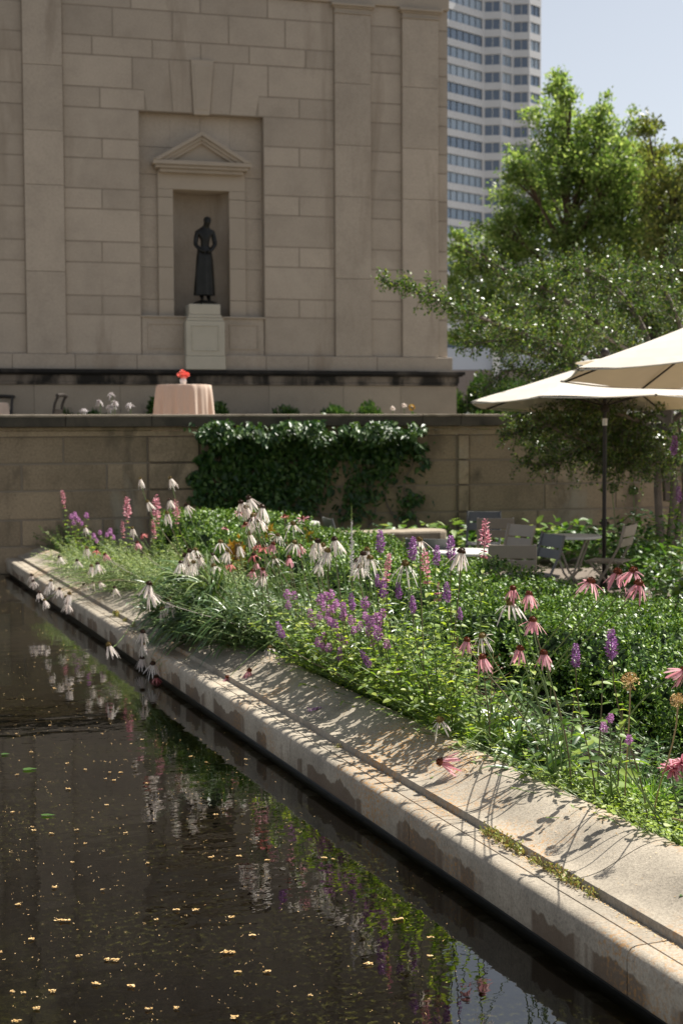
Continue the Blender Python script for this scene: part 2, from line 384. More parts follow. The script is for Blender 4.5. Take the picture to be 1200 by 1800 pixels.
mb.add([(-9, 13, 0), (PA0 - .05, 13, 0), (PA0 - .05, PT1 + 1.5, 0), (-9, PT1 + 1.5, 0)], [(0, 1, 2, 3)])
o = mb.build('water', m); o.rotation_euler = (0, 0, TH); tag(o, kind='structure')
mb = MB(); mb.box(-14, PA0, PT0 - 6, 13, -1.6, .18); mb.box(PA0, 6, PT0 - 6, PT0, -1.6, .18)
o = mb.build('pool_deck', M['paving'], rot=(0, 0, TH)); tag(o, kind='structure')

# ================================================================== pool kerb: front slabs and S-curved coping stones
kt = thing('pool_kerb', 'long pale stone pool kerb with a rolled S-curved coping behind it', 'kerb', rot=(0, 0, TH))
def stains_kerb():
    m = M['kerb']; nt = m.node_tree; p = [n for n in nt.nodes if n.type == 'BSDF_PRINCIPLED'][0]
    src = p.inputs['Base Color'].links[0].from_socket
    tc = nt.nodes.new('ShaderNodeTexCoord'); sp = nt.nodes.new('ShaderNodeSeparateXYZ'); nt.links.new(tc.outputs['Object'], sp.inputs[0])
    # damp stains low on the vertical face, with an uneven upper edge
    s = noise(nt, 2.6, 4, .6, .3, sc=(1, 1, .12))
    ma = nt.nodes.new('ShaderNodeMath'); ma.operation = 'MULTIPLY_ADD'; ma.inputs[1].default_value = .27; ma.inputs[2].default_value = -.012; nt.links.new(s, ma.inputs[0])
    su = nt.nodes.new('ShaderNodeMath'); su.operation = 'SUBTRACT'; nt.links.new(ma.outputs[0], su.inputs[0]); nt.links.new(sp.outputs['Z'], su.inputs[1])
    wet = ramp(nt, su.outputs[0], [(.0, 0), (.006, .78)])
    s2 = noise(nt, 3.4, 3, .6, .2, sc=(1, 1, .02)); gate = ramp(nt, s2, [(.46, 0), (.52, 1)])
    mu = nt.nodes.new('ShaderNodeMath'); mu.operation = 'MULTIPLY'; nt.links.new(wet, mu.inputs[0]); nt.links.new(gate, mu.inputs[1])
    col = mixc(nt, mu.outputs[0], src, (.105, .068, .042))
    # rusty pollen / leaf dust patches
    s3 = noise(nt, 1.3, 3, .6); s4 = noise(nt, 60, 3, .75)
    g3 = ramp(nt, s3, [(.50, 0), (.62, 1)]); g4 = ramp(nt, s4, [(.50, 0), (.60, 1)])
    mu2 = nt.nodes.new('ShaderNodeMath'); mu2.operation = 'MULTIPLY'; nt.links.new(g3, mu2.inputs[0]); nt.links.new(g4, mu2.inputs[1])
    col = mixc(nt, mu2.outputs[0], col, (.40, .21, .07))
    s5 = noise(nt, 34, 3, .7); col = mixc(nt, ramp(nt, s5, [(.64, 0), (.70, .55)]), col, (.12, .10, .085))
    nt.links.new(col, p.inputs['Base Color'])
stains_kerb()
slab = [(2.33, .045), (2.275, .045), (2.270, .05), (2.268, .165), (2.272, .182), (2.283, .194), (2.30, .1995), (2.336, .20), (2.337, .194), (2.342, .194), (2.343, .20), (2.43, .20), (2.43, .05)]
ogee = [(2.425, .10), (2.424, .222), (2.428, .229), (2.46, .232), (2.49, .238), (2.52, .248), (2.55, .261), (2.58, .275), (2.61, .289), (2.64, .302), (2.67, .313), (2.70, .321), (2.73, .326), (2.76, .326), (2.785, .318), (2.805, .300), (2.815, .27), (2.82, .10)]
joints = [-1.0, .6, 2.2] + [tpx(px, 2.27) for px in (1107, 718, 508, 372, 268, 190, 130, 84, 50)] + [17.85]
for i in range(len(joints) - 1):
    mb = MB(); mb.extrude(slab, joints[i] + .003, joints[i + 1] - .003)
    mb.build('kerb_slab', M['kerb'], kt, True)
j2 = [-1.0] + [j + .55 for j in joints[1:-1]] + [17.85]
for i in range(len(j2) - 1):
    mb = MB(); mb.extrude(ogee, j2[i] + .0028, j2[i + 1] - .0028)
    mb.build('coping_stone', M['kerb'], kt, True)
mb = MB(); mb.box(2.325, 2.80, -1.5, 17.9, -1.6, .044); mb.build('pool_wall', plain('wet black pool wall', (.022, .02, .017), rough=.35, var=.4), kt)

# ================================================================== stone museum building
bt = thing('stone_building', 'tall tan limestone building facade with pilasters and a pedimented niche', 'building', loc=F0, rot=(0, 0, YAW))
def Z(y, x=588, off=0): return fac(x, y, off)[1]
def U(x, y=400, off=0): return fac(x, y, off)[0]
yc = [5, 41, 91, 123, 177, 212, 263, 297, 348, 382, 437, 472, 528, 560, 627]
zc = [Z(y) for y in yc]
G = .008                                  # half a joint
mb = MB()
def blk(u0, u1, z0, z1): mb.prism([(u0 + G, z0 + G), (u1 - G, z0 + G), (u1 - G, z1 - G), (u0 + G, z1 - G)], -.03, 0, inset=.006)
def poly(pts):                            # a voussoir outline, pulled in by the joint
    cx = sum(p[0] for p in pts) / len(pts); cz = sum(p[1] for p in pts) / len(pts); q = []
    for x, z in pts:
        d = math.hypot(x - cx, z - cz); k = 1 - G * 1.3 / d; q.append((cx + (x - cx) * k, cz + (z - cz) * k))
    MB().prism(q, -.03, 0, inset=.004).build('voussoir', M['facade'], bt)
pl = [(U(-60), U(38, 300)), ]
PIL = [(U(43, 300), U(112, 300)), (U(587.5, 300), U(650, 300)), (U(705.5, 300), U(768, 300))]
CORNER = U(786.5, 400)
RL, RR, RT, RB = U(247, 400), U(464, 400), Z(200, 354), zc[13]
# strips between pilasters
for i in range(14):
    z1, z0 = zc[i], zc[i + 1]
    for u0, u1 in ((PIL[1][1], PIL[2][0]), (PIL[2][1], CORNER), (U(-12), PIL[0][0]), (U(-75), U(-12)), (U(-150), U(-75)), (U(-225), U(-150)), (U(-300), U(-225))):
        blk(u0, u1, z0, z1)
fl, fr_ = PIL[0][1], PIL[1][0]
def row(i, xs, u0=None, u1=None):
    z1, z0 = zc[i], zc[i + 1]; ym = (yc[i] + yc[i + 1]) / 2
    us = [fl if u0 is None else u0] + [U(x, ym) for x in xs] + [fr_ if u1 is None else u1]
    for a, b in zip(us, us[1:]): blk(a, b, z0, z1)
row(0, (230, 352, 470)); row(1, (198, 303, 402, 501)); row(2, (162, 268, 353, 438, 537))
row(3, (), None, U(233, 150)); row(3, (), U(471, 150), None)
row(4, (176,), None, U(255, 190)); row(4, (526,), U(453, 190), None)
for i in range(5, 13):
    if i % 2 == 1: row(i, (), None, RL); row(i, (), RR, None)
    else: row(i, (180,), None, RL); row(i, (526,), RR, None)
row(13, (), None, RL); row(13, (), RR, None)
zt, zm, zb = zc[3], zc[4], zc[5]
v = {k: U(x, y) for k, x, y in (('a', 233, 140), ('b', 297, 112), ('c', 304, 193), ('d', 259, 191), ('e', 252, 158), ('f', 335, 112), ('g', 339, 197), ('h', 375, 112), ('i', 369, 198), ('j', 411, 120), ('k', 404, 201), ('l', 449, 205), ('m', 456, 170), ('n', 471, 150))}
poly([(v['a'], zm), (v['e'], zm), (v['d'], RT), (v['c'], RT), (v['b'], zt), (v['a'], zt)])
poly([(v['c'], RT), (v['g'], RT), (v['f'], zt), (v['b'], zt)]); poly([(v['i'], RT), (v['k'], RT), (v['j'], zt), (v['h'], zt)])
poly([(v['k'], RT), (v['l'], RT), (v['m'], zm), (v['n'], zm), (v['n'], zt), (v['j'], zt)])
mb.build('ashlar_wall', M['facade'], bt)
mb = MB(); e = .0
UL = U(-300)
mb.box(UL, RL, .006, .45, 1.0, zc[0]); mb.box(RR, CORNER - .006, .006, .45, 1.0, zc[0]); mb.box(RL, RR, .006, .45, RT, zc[0]); mb.box(RL, RR, .06, .45, 1.0, RB)
mb.box(UL, CORNER - .008, .90, 14, 1.0, zc[0] + 2.0)
mb.build('wall', M['joint'], bt)
# keystone
mb = MB(); K = [(v['g'] + .015, RT - .03), (v['i'] - .015, RT - .03), (v['h'], zt + .02), (v['f'], zt + .02)]
mb.prism(K, -.02, .05); K2 = [(x * .8 + .2 * sum(p[0] for p in K) / 4, z * .84 + .16 * sum(p[1] for p in K) / 4) for x, z in K]; mb.prism(K2, .051, .058, inset=.02)
mb.build('keystone', M['trim'], bt, bevel=.008)
# pilasters with capitals
for k, (u0, u1) in enumerate(PIL + [(U(-150), U(-80))]):
    zcap = Z(27, 620) if k else Z(27, 620)
    mb = MB(); H = zcap - zc[14]; zz = [zc[14]] + [zc[14] + H * q for q in (.23, .47, .62, .80)] + [zcap]
    for a, b in zip(zz, zz[1:]): mb.box(u0, u1, -.075, .05, a + .003, b - .003)
    p = mb.build('pilaster', M['facade'], bt, bevel=.006)
    mb = MB(); h = zc[0] - zcap - .02
    for q0, q1, e in ((0, .16, .02), (.16, .55, .0), (.55, .72, .03), (.72, 1, .075)):
        mb.box(u0 - e, u1 + e, -.077 - e, .04, zcap + h * q0, zcap + h * q1)
    mb.build('capital', M['trim'], p, bevel=.01)
# entablature
mb = MB(); zA = zc[0]
for z0, z1, e in ((0, .30, .06), (.302, .62, .085), (.622, .70, .12), (.702, 1.45, .065), (1.452, 1.6, .16), (1.602, 1.8, .34), (1.802, 2.05, .48)):
    mb.box(UL, CORNER + e - .05, -e, .91, zA + z0, zA + z1)
mb.build('entablature', M['trim'], bt, bevel=.01)
# recess behind the opening, niche surround, niche
SL, SR, STP = U(278, 400, -.15), U(431, 400, -.15), Z(291, 354, -.12)
NL, NR, NT = U(305, 400, -.12), U(403.5, 400, -.12), Z(334, 354, -.12)
mb = MB(); rows = [RT + .02] + [Z(y, 354, -.2) for y in (262, 310, 350, 382, 437, 472, 528)] + [RB - .02]
for z1, z0 in zip(rows, rows[1:]):
    mb.box(RL - .05, NL - .03, .2, .5, z0 + .004, z1 - .004); mb.box(NR + .03, RR + .05, .2, .5, z0 + .004, z1 - .004)
    if z0 > NT: mb.box(NL - .028, (NL + NR) / 2 - .003, .2, .5, z0 + .004, z1 - .004); mb.box((NL + NR) / 2 + .003, NR + .028, .2, .5, z0 + .004, z1 - .004)
mb.build('recess', M['facade'], bt)
mb = MB()
for z1, z0 in zip(rows, rows[1:]):
    if z0 < NT:
        zz = min(z1, NT)
        mb.box(SL, NL, .13, .46, z0 + .003, zz - .003); mb.box(NR, SR, .13, .46, z0 + .003, zz - .003)
mb.box(SL, SR, .131, .46, NT, STP)
mb.build('niche_surround', M['trim'], bt, bevel=.006)
mb = MB(); n = 20; vs = []; fs = []
for i in range(n + 1):
    t = math.pi * i / n; vs += [((NL + NR) / 2 - (NR - NL + .02) / 2 * math.cos(t), .30 + .50 * math.sin(t), z) for z in (RB - .02, NT + .01)]
for i in range(n): fs.append((2*i, 2*i + 1, 2*i + 3, 2*i + 2))
mb.add(vs, fs); mb.box(NL - .05, NR + .05, .15, .82, NT + .003, NT + .06)
mb.build('niche', M['facade'], bt)
# pediment
PLu, PRu, APx = U(268, 290, .0), U(440, 290, .0), U(354, 240, .0)
z0, z1, za = Z(298, 354), Z(285, 354), Z(233, 354)
mb = MB(); mb.box(PLu + .14, PRu - .14, -.0, .19, z0 - .07, z0 - .002); mb.box(PLu + .05, PRu - .05, -.06, .19, z0, z0 + .06); mb.box(PLu, PRu, -.11, .19, z0 + .062, z1)
for sgn, ue in ((1, PLu), (-1, PRu)):
    for w0, w1, out in ((0, .065, .12), (.068, .12, .07), (.123, .17, .03)):
        dx = APx - ue; dz = za - z1; l = math.hypot(dx, dz); nx, nz = -dz / l * (1 if sgn > 0 else -1), abs(dx) / l
        pts = [(ue + abs(nx) * sgn * 0 + sgn * w0 * 2.0, z1), (ue + sgn * w1 * 2.2, z1), (APx, za - w1 * 1.25), (APx, za - w0 * 1.25)]
        if sgn < 0: pts = pts[::-1]
        mb.prism(pts, -.19, out)
mb.prism([(PLu + .3, z1), (PRu - .3, z1), (APx, za - .2)], -.19, -.04)
mb.build('pediment', M['trim'], bt, bevel=.006)
# panels under the niche
mb = MB()
zp0, zp1 = zc[14], zc[13]
mb.box(RL + .01, RR - .01, .02, .07, zp0, zp1 - .01)
for x0, x1 in ((252, 331), (395, 463)):
    u0, u1 = U(x0 + 9, 590), U(x1 - 8, 590)
    mb.box(u0, u1, .003, .021, zp0 + .13, zp0 + .155); mb.box(u0, u1, .003, .021, zp1 - .16, zp1 - .135)
    mb.box(u0, u0 + .025, .003, .021, zp0 + .156, zp1 - .161); mb.box(u1 - .025, u1, .003, .021, zp0 + .156, zp1 - .161)
mb.build('panel', M['facade'], bt)
mb = MB(); mb.box(RL - .02, RR + .02, -.02, .5, RB - .03, RB + .0); mb.build('sill', M['trim'], bt, bevel=.006)
# base band, blackened ledge, plinth
z_a, z_b, z_c = Z(652, 588, .1), Z(661, 588, .2), Z(675, 588, .15)
mb = MB(); us = [UL] + [U(x, 640) for x in (-140, 22, 132, 240, 466, 540, 660, 790)] ; us[-1] = CORNER + .07
for a, b in zip(us, us[1:]): mb.box(a + .003, b - .003, -.11, .03, z_a, zc[14] - .003)
mb.build('base_band', M['facade'], bt, bevel=.01)
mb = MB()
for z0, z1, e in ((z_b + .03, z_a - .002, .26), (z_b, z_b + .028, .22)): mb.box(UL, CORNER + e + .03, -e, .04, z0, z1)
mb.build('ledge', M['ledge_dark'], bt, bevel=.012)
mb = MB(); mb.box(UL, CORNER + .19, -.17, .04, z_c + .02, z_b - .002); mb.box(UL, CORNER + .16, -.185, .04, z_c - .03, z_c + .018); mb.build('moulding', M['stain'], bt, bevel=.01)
mb = MB(); us = [UL] + [U(x, 700) for x in (-120, 60, 210, 340, 470, 600, 700)] + [CORNER + .14]
for a, b in zip(us, us[1:]): mb.box(a + .003, b - .003, -.15, .04, 1.2, z_c - .032)
mb.build('plinth', M['plinth'], bt)

# pedestal and statue
pt = thing('statue_pedestal', 'pale square stone pedestal with a sunk panel before the niche', 'pedestal', loc=F0 + FU * U(361.5, 600, .25), rot=(0, 0, YAW))
O = .25; hw = (U(396, 620, O) - U(328, 620, O)) / 2
zb0, zb1, zd, zk0, zk1 = z_a + .002, Z(626, 362, O), Z(564, 362, O), Z(553, 362, O), Z(534, 362, O)
mb = MB(); mb.box(-hw - .01, hw + .01, -O - .008, .0, zb0, zb1); mb.build('base', M['pedestal'], pt, bevel=.012)
mb = MB(); mb.box(-hw, hw, -O, .02, zb1 + .003, zd)
for a in ((-hw + .11, -hw + .135), (hw - .135, hw - .11)): mb.box(a[0], a[1], -O - .014, -O + .01, zb1 + .10, zd - .08)
mb.box(-hw + .136, hw - .136, -O - .014, -O + .01, zb1 + .10, zb1 + .125); mb.box(-hw + .136, hw - .136, -O - .014, -O + .01, zd - .105, zd - .08)
mb.build('die', M['pedestal'], pt, bevel=.01)
hk = (U(389, 540, O) - U(334, 540, O)) / 2
mb = MB(); mb.box(-hk - .05, hk + .05, -O + .02, .45, zd + .003, zd + .06); mb.box(-hk - .02, hk + .02, -O + .03, .46, zd + .063, zk0); mb.box(-hk, hk, -O + .05, .47, zk0 + .003, zk1)
mb.build('cap', M['pedestal'], pt, bevel=.014)
st = thing('bronze_statue', 'dark bronze figure standing in the niche, head bowed and hands clasped', 'statue', loc=F0 + FU * U(360, 500, -.06) + FN * -.06 + Vector((0, 0, zk1)), rot=(0, 0, YAW))
mb = MB(); mb.lathe([(.22, 0), (.23, .03), (.20, .06), (.15, .085)], 16, fr=lambda r, z, t, i: r * (1 + .12 * math.sin(3 * t + 1) + .06 * math.sin(5 * t))); mb.build('base', M['bronze'], st, True)
def skin_body(name, verts, edges, mat, parent, sub=2):
    me = bpy.data.meshes.new(name); me.from_pydata([v[0] for v in verts], edges, []); me.materials.append(mat)
    o = link(name, me, parent)
    sk = o.modifiers.new('skin', 'SKIN'); sk.use_smooth_shade = True
    for d, v in zip(me.skin_vertices[0].data, verts):
        d.radius = v[1] if hasattr(v[1], '__len__') else (v[1], v[1])
    me.skin_vertices[0].data[0].use_root = True
    s = o.modifiers.new('sub', 'SUBSURF'); s.levels = sub; s.render_levels = sub
    return o
b0 = .07
SV = [((0, .0, .90 + b0), (.125, .10)), ((.01, 0, 1.04 + b0), (.105, .08)), ((.015, .0, 1.20 + b0), (.125, .09)), ((.02, .01, 1.34 + b0), (.13, .085)), ((.03, -.02, 1.44 + b0), (.05, .05)),
      ((.05, -.07, 1.52 + b0), (.075, .085)), ((.06, -.10, 1.60 + b0), (.065, .07)),
      ((-.14, .0, 1.33 + b0), .058), ((-.185, -.03, 1.10 + b0), .046), ((-.09, -.15, .97 + b0), .036), ((-.01, -.19, .95 + b0), .036),
      ((.17, .0, 1.34 + b0), .058), ((.205, -.05, 1.11 + b0), .046), ((.10, -.16, .97 + b0), .036), ((.02, -.195, .94 + b0), .034),
      ((-.07, -.01, .78 + b0), .088), ((-.065, -.045, .46 + b0), .060), ((-.06, .01, .09 + b0), .042), ((-.065, -.10, .03 + b0), .034),
      ((.08, -.01, .78 + b0), .088), ((.075, .0, .46 + b0), .060), ((.075, .05, .09 + b0), .042), ((.085, -.06, .03 + b0), .034)]
SE = [(0,1),(1,2),(2,3),(3,4),(4,5),(5,6),(3,7),(7,8),(8,9),(9,10),(3,11),(11,12),(12,13),(13,14),(0,15),(15,16),(16,17),(17,18),(0,19),(19,20),(20,21),(21,22)]
skin_body('body', SV, SE, M['bronze'], st)
mb = MB(); mb.lathe([(.20, .12), (.19, .3), (.175, .55), (.165, .8), (.14, 1.0), (.12, 1.06)], 28, c=(0, 0, b0), fr=lambda r, z, t, i: r * (1 + (.09 * math.sin(7 * t + z * 2) + .05 * math.sin(11 * t)) * (1.1 - z)) * (1 if abs(math.cos(t)) > .5 else .86))
mb.build('robe', M['bronze'], st, True)
mb = MB(); mb.lathe([(.02, -.07), (.06, -.05), (.078, 0), (.065, .05), (.02, .075)], 14, c=(.055, -.05, 1.57 + b0)); mb.build('hair', M['bronze'], st, True)

# ================================================================== garden wall
gt = thing('garden_wall', 'weathered tan stone terrace wall with a sunlit flat coping', 'wall', loc=W0, rot=(0, 0, YAW))
def WZ(y, x=0): return wal(x, y)[1]
def WU(x, y=800): return wal(x, y)[0]
wz = [WZ(768), WZ(816), WZ(864), WZ(915), WZ(962), WZ(1010), -.5]
piers = [(WU(260), WU(349)), (WU(803), WU(823)), (WU(1330), WU(1400))]
rnd = random.Random(4)
mb = MB(); pre = {0: [112, 256], 1: [38, 188, 258], 2: [110, 230], 3: [36, 180], 4: [100], 5: [60]}
segs = [(-8.0, piers[0][0]), (piers[0][1], piers[1][0]), (piers[1][1], piers[2][0]), (piers[2][1], 26)]
for i in range(6):
    z1, z0 = wz[i], wz[i + 1]
    for k, (s0, s1) in enumerate(segs):
        us = [s0]
        if k == 0:
            u = WU(pre[i][0]) - 1.3
            pp = []
            while u > s0 + .4: pp.append(u); u -= rnd.uniform(1.0, 1.6)
            us += sorted(pp) + [WU(x) for x in pre[i] if WU(x) < s1 - .1]
        else:
            u = s0 + rnd.uniform(.5, 1.3)
            while u < s1 - .4: us.append(u); u += rnd.uniform(.8, 1.6)
        us.append(s1)
        for a, b in zip(us, us[1:]): mb.prism([(a + .006, z0 + .006), (b - .006, z0 + .006), (b - .006, z1 - .006), (a + .006, z1 - .006)], -.05, 0, inset=.008)
    for a, b in piers: mb.prism([(a + .004, z0 + .006), (b - .004, z0 + .006), (b - .004, z1 - .006), (a + .004, z1 - .006)], -.05, .045, inset=.008)
mb.build('masonry', M['gwall'], gt)
mb = MB(); mb.box(-8, 26, .015, .45, -.5, wz[0]); mb.build('core', M['joint'], gt)
zc0, zc1, zc2 = WZ(751), WZ(758), WZ(729)
mb = MB(); mb.box(-8, 26, -.05, .4, zc1 + .002, zc0 - .002); mb.box(-8, 26, -.025, .4, wz[0] + .002, zc1); mb.build('moulding', M['gwall'], gt, bevel=.01)
mb = MB(); us = [-8, -5.6, -3.4, -1.5, WU(115), WU(265), 3.6, 5.4, WU(803), 8.3, 10.2, 12.4, 15, 18, 22, 26]
for a, b in zip(us, us[1:]): mb.box(a + .003, b - .003, -.165, .42, zc2 - .035, zc2)
mb.build('coping', M['gcap'], gt, bevel=.01)
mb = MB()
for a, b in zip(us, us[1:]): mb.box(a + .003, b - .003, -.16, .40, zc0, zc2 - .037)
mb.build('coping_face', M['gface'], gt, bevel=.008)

# ================================================================== apartment tower
tw = thing('apartment_tower', 'pale high-rise tower with saw-tooth bays and blue window bands', 'tower')
m, nt, N, LK = nodes('tower glass'); p = N('ShaderNodeBsdfPrincipled', inp={'Base Color': (.05, .08, .13, 1), 'Roughness': .2, 'Specular IOR Level': .9}); oo = N('ShaderNodeOutputMaterial')
g = N('ShaderNodeObjectInfo'); LK(ramp(nt, g.outputs['Random'], [(0, (.10, .15, .23)), (.5, (.19, .26, .35)), (1, (.34, .41, .48))]), p.inputs['Base Color']); LK(p.outputs[0], oo.inputs[0]); M['tglass'] = m  # reflected sky on the angled bays is painted into the base colour
M['tglass_dark'] = plain('dark tower glass', (.12, .16, .23), rough=.2, spec=.7, var=.3, scale=.12)  # tint lifted to stand in for distance haze
M['tconc'] = plain('tower concrete', (.62, .62, .63), rough=.8, var=.06, scale=.3)  # distance haze put into the colour as a paler grey
M['tframe'] = plain('window frame', (.60, .60, .60), rough=.5)
def adv(P, d, px):
    k = (px - CX) / F; return (k * P[1] - P[0]) / (d[0] - k * d[1])
P = np.array([(735 - CX) / F * 236, 236.0]); corners = [P]; kinds = []
dA = np.array([math.cos(R(44)), math.sin(R(44))]); dB = np.array([math.cos(R(-6)), math.sin(R(-6))])
for px, d, k in ((849, dA, 'A'), (879.5, dB, 'B'), (899.5, dA, 'A'), (928, dB, 'B'), (948, dA, 'A')):
    P = P + d * adv(P, d, px); corners.append(P); kinds.append(k)
FH = 2.98; zbase = 30.2; NF = 19
back = 14
cs = [tuple(c) for c in corners]
wall_m = MB(); upper = MB()
def tower_box(c0, c1, n_out, z0, z1, d0, d1):    # slab along the face between depths d0..d1 behind its plane
    d = (c1 - c0); l = np.linalg.norm(d); d = d / l; nn = np.array([d[1], -d[0]])
    q = [c0 - nn * d0, c1 - nn * d0, c1 - nn * d1, c0 - nn * d1]
    return [(*q[0], z0), (*q[1], z0), (*q[2], z0), (*q[3], z0), (*q[0], z1), (*q[1], z1), (*q[2], z1), (*q[3], z1)]
BF = [(0,3,2,1),(4,5,6,7),(0,1,5,4),(1,2,6,5),(2,3,7,6),(3,0,4,7)]
frames = {}
for k, kind in enumerate(kinds):
    c0, c1 = corners[k], corners[k + 1]; d = (c1 - c0); l = np.linalg.norm(d); d = d / l
    for f in range(-6, NF):
        z = zbase + f * FH
        wall_m.add(tower_box(c0, c1, 0, z, z + 1.18, 0, .5), BF)
    inset0 = .3 if kind == 'A' else .1
    a0, a1 = c0 + d * inset0, c1 - d * (.3 if kind == 'A' else .1)
    for s0, s1 in ((c0, a0), (a1, c1)): wall_m.add(tower_box(s0, s1, 0, zbase - 18, zbase + NF * FH, .02, .5), BF)
    ang = math.atan2(d[1], d[0]); L = np.linalg.norm(a1 - a0)
    gm = MB(); gm.box(0, L, .28, .34, 0, FH - 1.19); nm = max(2, round(L / 1.55)); fm = MB()
    for i in range(nm + 1):
        x = L * i / nm; fm.box(max(0, x - .08), min(L, x + .08), .2, .28, 0, FH - 1.19)
    if kind == 'B': fm = MB(); fm.box(0, .1, .2, .28, 0, FH - 1.19); fm.box(L - .1, L, .2, .28, 0, FH - 1.19); fm.box(L * .5 - .05, L * .5 + .05, .2, .28, 0, FH - 1.19)
    bars = [(max(0, L * i / nm - .08), min(L, L * i / nm + .08)) for i in range(nm + 1)] if kind == 'A' else [(0, .1), (L * .5 - .06, L * .5 + .06), (L - .1, L)]
    xs = [x for b_ in bars for x in b_]; zs = [0, .07, FH - 1.26, FH - 1.19]; bm = bmesh.new()
    gv = [[bm.verts.new((x, .2, z)) for z in zs] for x in xs]
    for i in range(len(xs) - 1):
        for j in range(3):
            if i % 2 == 0 or j != 1: bm.faces.new((gv[i][j], gv[i + 1][j], gv[i + 1][j + 1], gv[i][j + 1]))
    bmesh.ops.solidify(bm, geom=bm.faces[:], thickness=-.07); fme_ = bpy.data.meshes.new('mullion'); bm.to_mesh(fme_); bm.free(); fme_.materials.append(M['tframe'])
    gme = gm.mesh('window', M['tglass'] if kind == 'A' else M['tglass_dark']); fme = fme_
    for f in range(-3, NF):
        z = zbase + f * FH + 1.185
        if f <= 15:
            wn = link('window', gme, tw, loc=(a0[0], a0[1], z), rot=(0, 0, ang)); link('mullion', fme, wn)
        else: upper.add(tower_box(a0, a1, 0, z, z + FH - 1.19, .28, .34), BF)
fp = cs + [(cs[-1][0] + 2, cs[-1][1] + 16), (cs[0][0] - 4, cs[0][1] + 30)]
core = MB(); n = len(fp)
cc = [(x + (.45 if i < len(cs) else 0) * -.6, y + (.75 if i < len(cs) else 0)) for i, (x, y) in enumerate(fp)]
core.add([(x, y, 1) for x, y in cc] + [(x, y, zbase + NF * FH) for x, y in cc], [tuple(range(n, 2 * n))] + [(i, (i + 1) % n, n + (i + 1) % n, n + i) for i in range(n)])
core.build('core', M['tconc'], tw); wall_m.build('spandrel', M['tconc'], tw)
o = upper.build('window_rows', M['tglass_dark'], tw); o['kind'] = 'stuff'

# low modern building glimpsed between the facade and the trees
lb = thing('low_building', 'low pale building with a dark window strip glimpsed past the corner', 'building')
Y = 75.0
def wx(px): return (px - CX) / F * Y
def zz(y, yy=None): return at(830, y, Y).z
mb = MB(); mb.box(wx(730), wx(1010), Y, Y + 10, zz(650), zz(611)); mb.build('wall', plain('pale blue cladding', (.52, .56, .64), rough=.6, var=.03, scale=.5), lb)
mb = MB(); mb.box(wx(730), wx(1010), Y + .15, Y + 10, zz(610.8), zz(589)); mb.build('window', M['tglass_dark'], lb)
mb = MB(); mb.box(wx(728), wx(1012), Y - .3, Y + 10, zz(588.8), zz(580)); mb.build('roof', plain('pale parapet', (.58, .60, .63), rough=.6, var=.03), lb)
mb = MB(); mb.box(wx(730), wx(1010), Y - .02, Y + 10, 1.3, zz(650.4)); mb.build('plinth', plain('brown plinth', (.25, .21, .19), rough=.8), lb)
mb = MB(); mb.box(wx(864), wx(876), Y - .5, Y - .05, 1.3, zz(620)); mb.build('pillar', plain('white pillar', (.7, .7, .7), rough=.6, var=.02), lb)
# ================================================================== furniture on the patio
def bar(mb, p, q, w=.011): mb.tube([p, q], w, 6)
def make_chair(mat, dark=False):
    t = thing('folding_chair', 'chair', 'chair')
    for s in (-1, 1):
        x = s * .19
        mb = MB(); mb.tube([(x, -.20, .82), (x, -.145, .62), (x, -.03, .40), (x, .17, .07), (x, .215, .0)], .0125, 6); mb.build('leg', mat, t, True)
        mb = MB(); mb.tube([(x * .9, .17, .445), (x * .9, .0, .27), (x * .9, -.17, .07), (x * .9, -.215, 0)], .0125, 6); mb.build('leg', mat, t, True)
    mb = MB()
    for i in range(6): y = -.17 + i * .066; mb.box(-.185, .185, y, y + .055, .445, .458)
    mb.box(-.165, -.145, -.17, .21, .432, .444); mb.box(.145, .165, -.17, .21, .432, .444); mb.build('seat', mat, t, bevel=.003)
    mb = MB()
    for z0, z1 in ((.70, .815), (.60, .685)):
        y0, y1 = -.145 - (z0 - .62) * .275, -.145 - (z1 - .62) * .275
        mb.add([(-.2, y0 - .02, z0), (.2, y0 - .02, z0), (.2, y0 - .005, z0), (-.2, y0 - .005, z0), (-.2, y1 - .02, z1), (.2, y1 - .02, z1), (.2, y1 - .005, z1), (-.2, y1 - .005, z1)], BF)
    mb.build('backrest', mat, t, bevel=.004)
    mb = MB(); mb.tube([(-.19, .12, .155), (.19, .12, .155)], .009, 6); mb.tube([(-.17, -.13, .12), (.17, -.13, .12)], .009, 6); mb.build('stretcher', mat, t, True)
    return t
chair_t, chair_s = make_chair(M['taupe']), make_chair(M['shaded'])
used = set()
def put_chair(px, Y, face, shaded, label):       # face: heading in degrees clockwise from +Y that the sitter looks
    src = chair_s if shaded else chair_t
    c = src if src.name not in used else copy_tree(src)
    used.add(src.name)
    p = at(px, 757, Y); c.location = (p.x, p.y, -.02); c.rotation_euler = (0, 0, -R(face)); c['label'] = label; c['group'] = 'folding chairs on the patio'
put_chair(1074, 14.3, -62, False, 'taupe folding chair right of the umbrella pole, turned sideways to the table')
put_chair(901, 12.0, 8, False, 'taupe folding chair just behind the hedge, its broad back nearest the hedge')
put_chair(938, 12.9, -112, True, 'dark folding chair seen side-on between the broad taupe back and round table')
put_chair(890, 14.2, -125, False, 'small taupe folding chair with angled back beyond the broad taupe chair')
put_chair(870, 15.6, 5, False, 'taupe folding chair near the wall with a wide flat back')
put_chair(848, 16.5, 190, True, 'dark slate folding chair farthest back against the wall plants')
put_chair(757, 12.7, 12, True, 'dark folding chair behind purple spikes at the left round table')
put_chair(606, 15.6, 75, True, 'dark folding chair alone at left end of the low stone ledge')
put_chair(484, 16.1, 15, True, 'dark folding chair behind the orange-leaved plant and tall pale coneflowers')
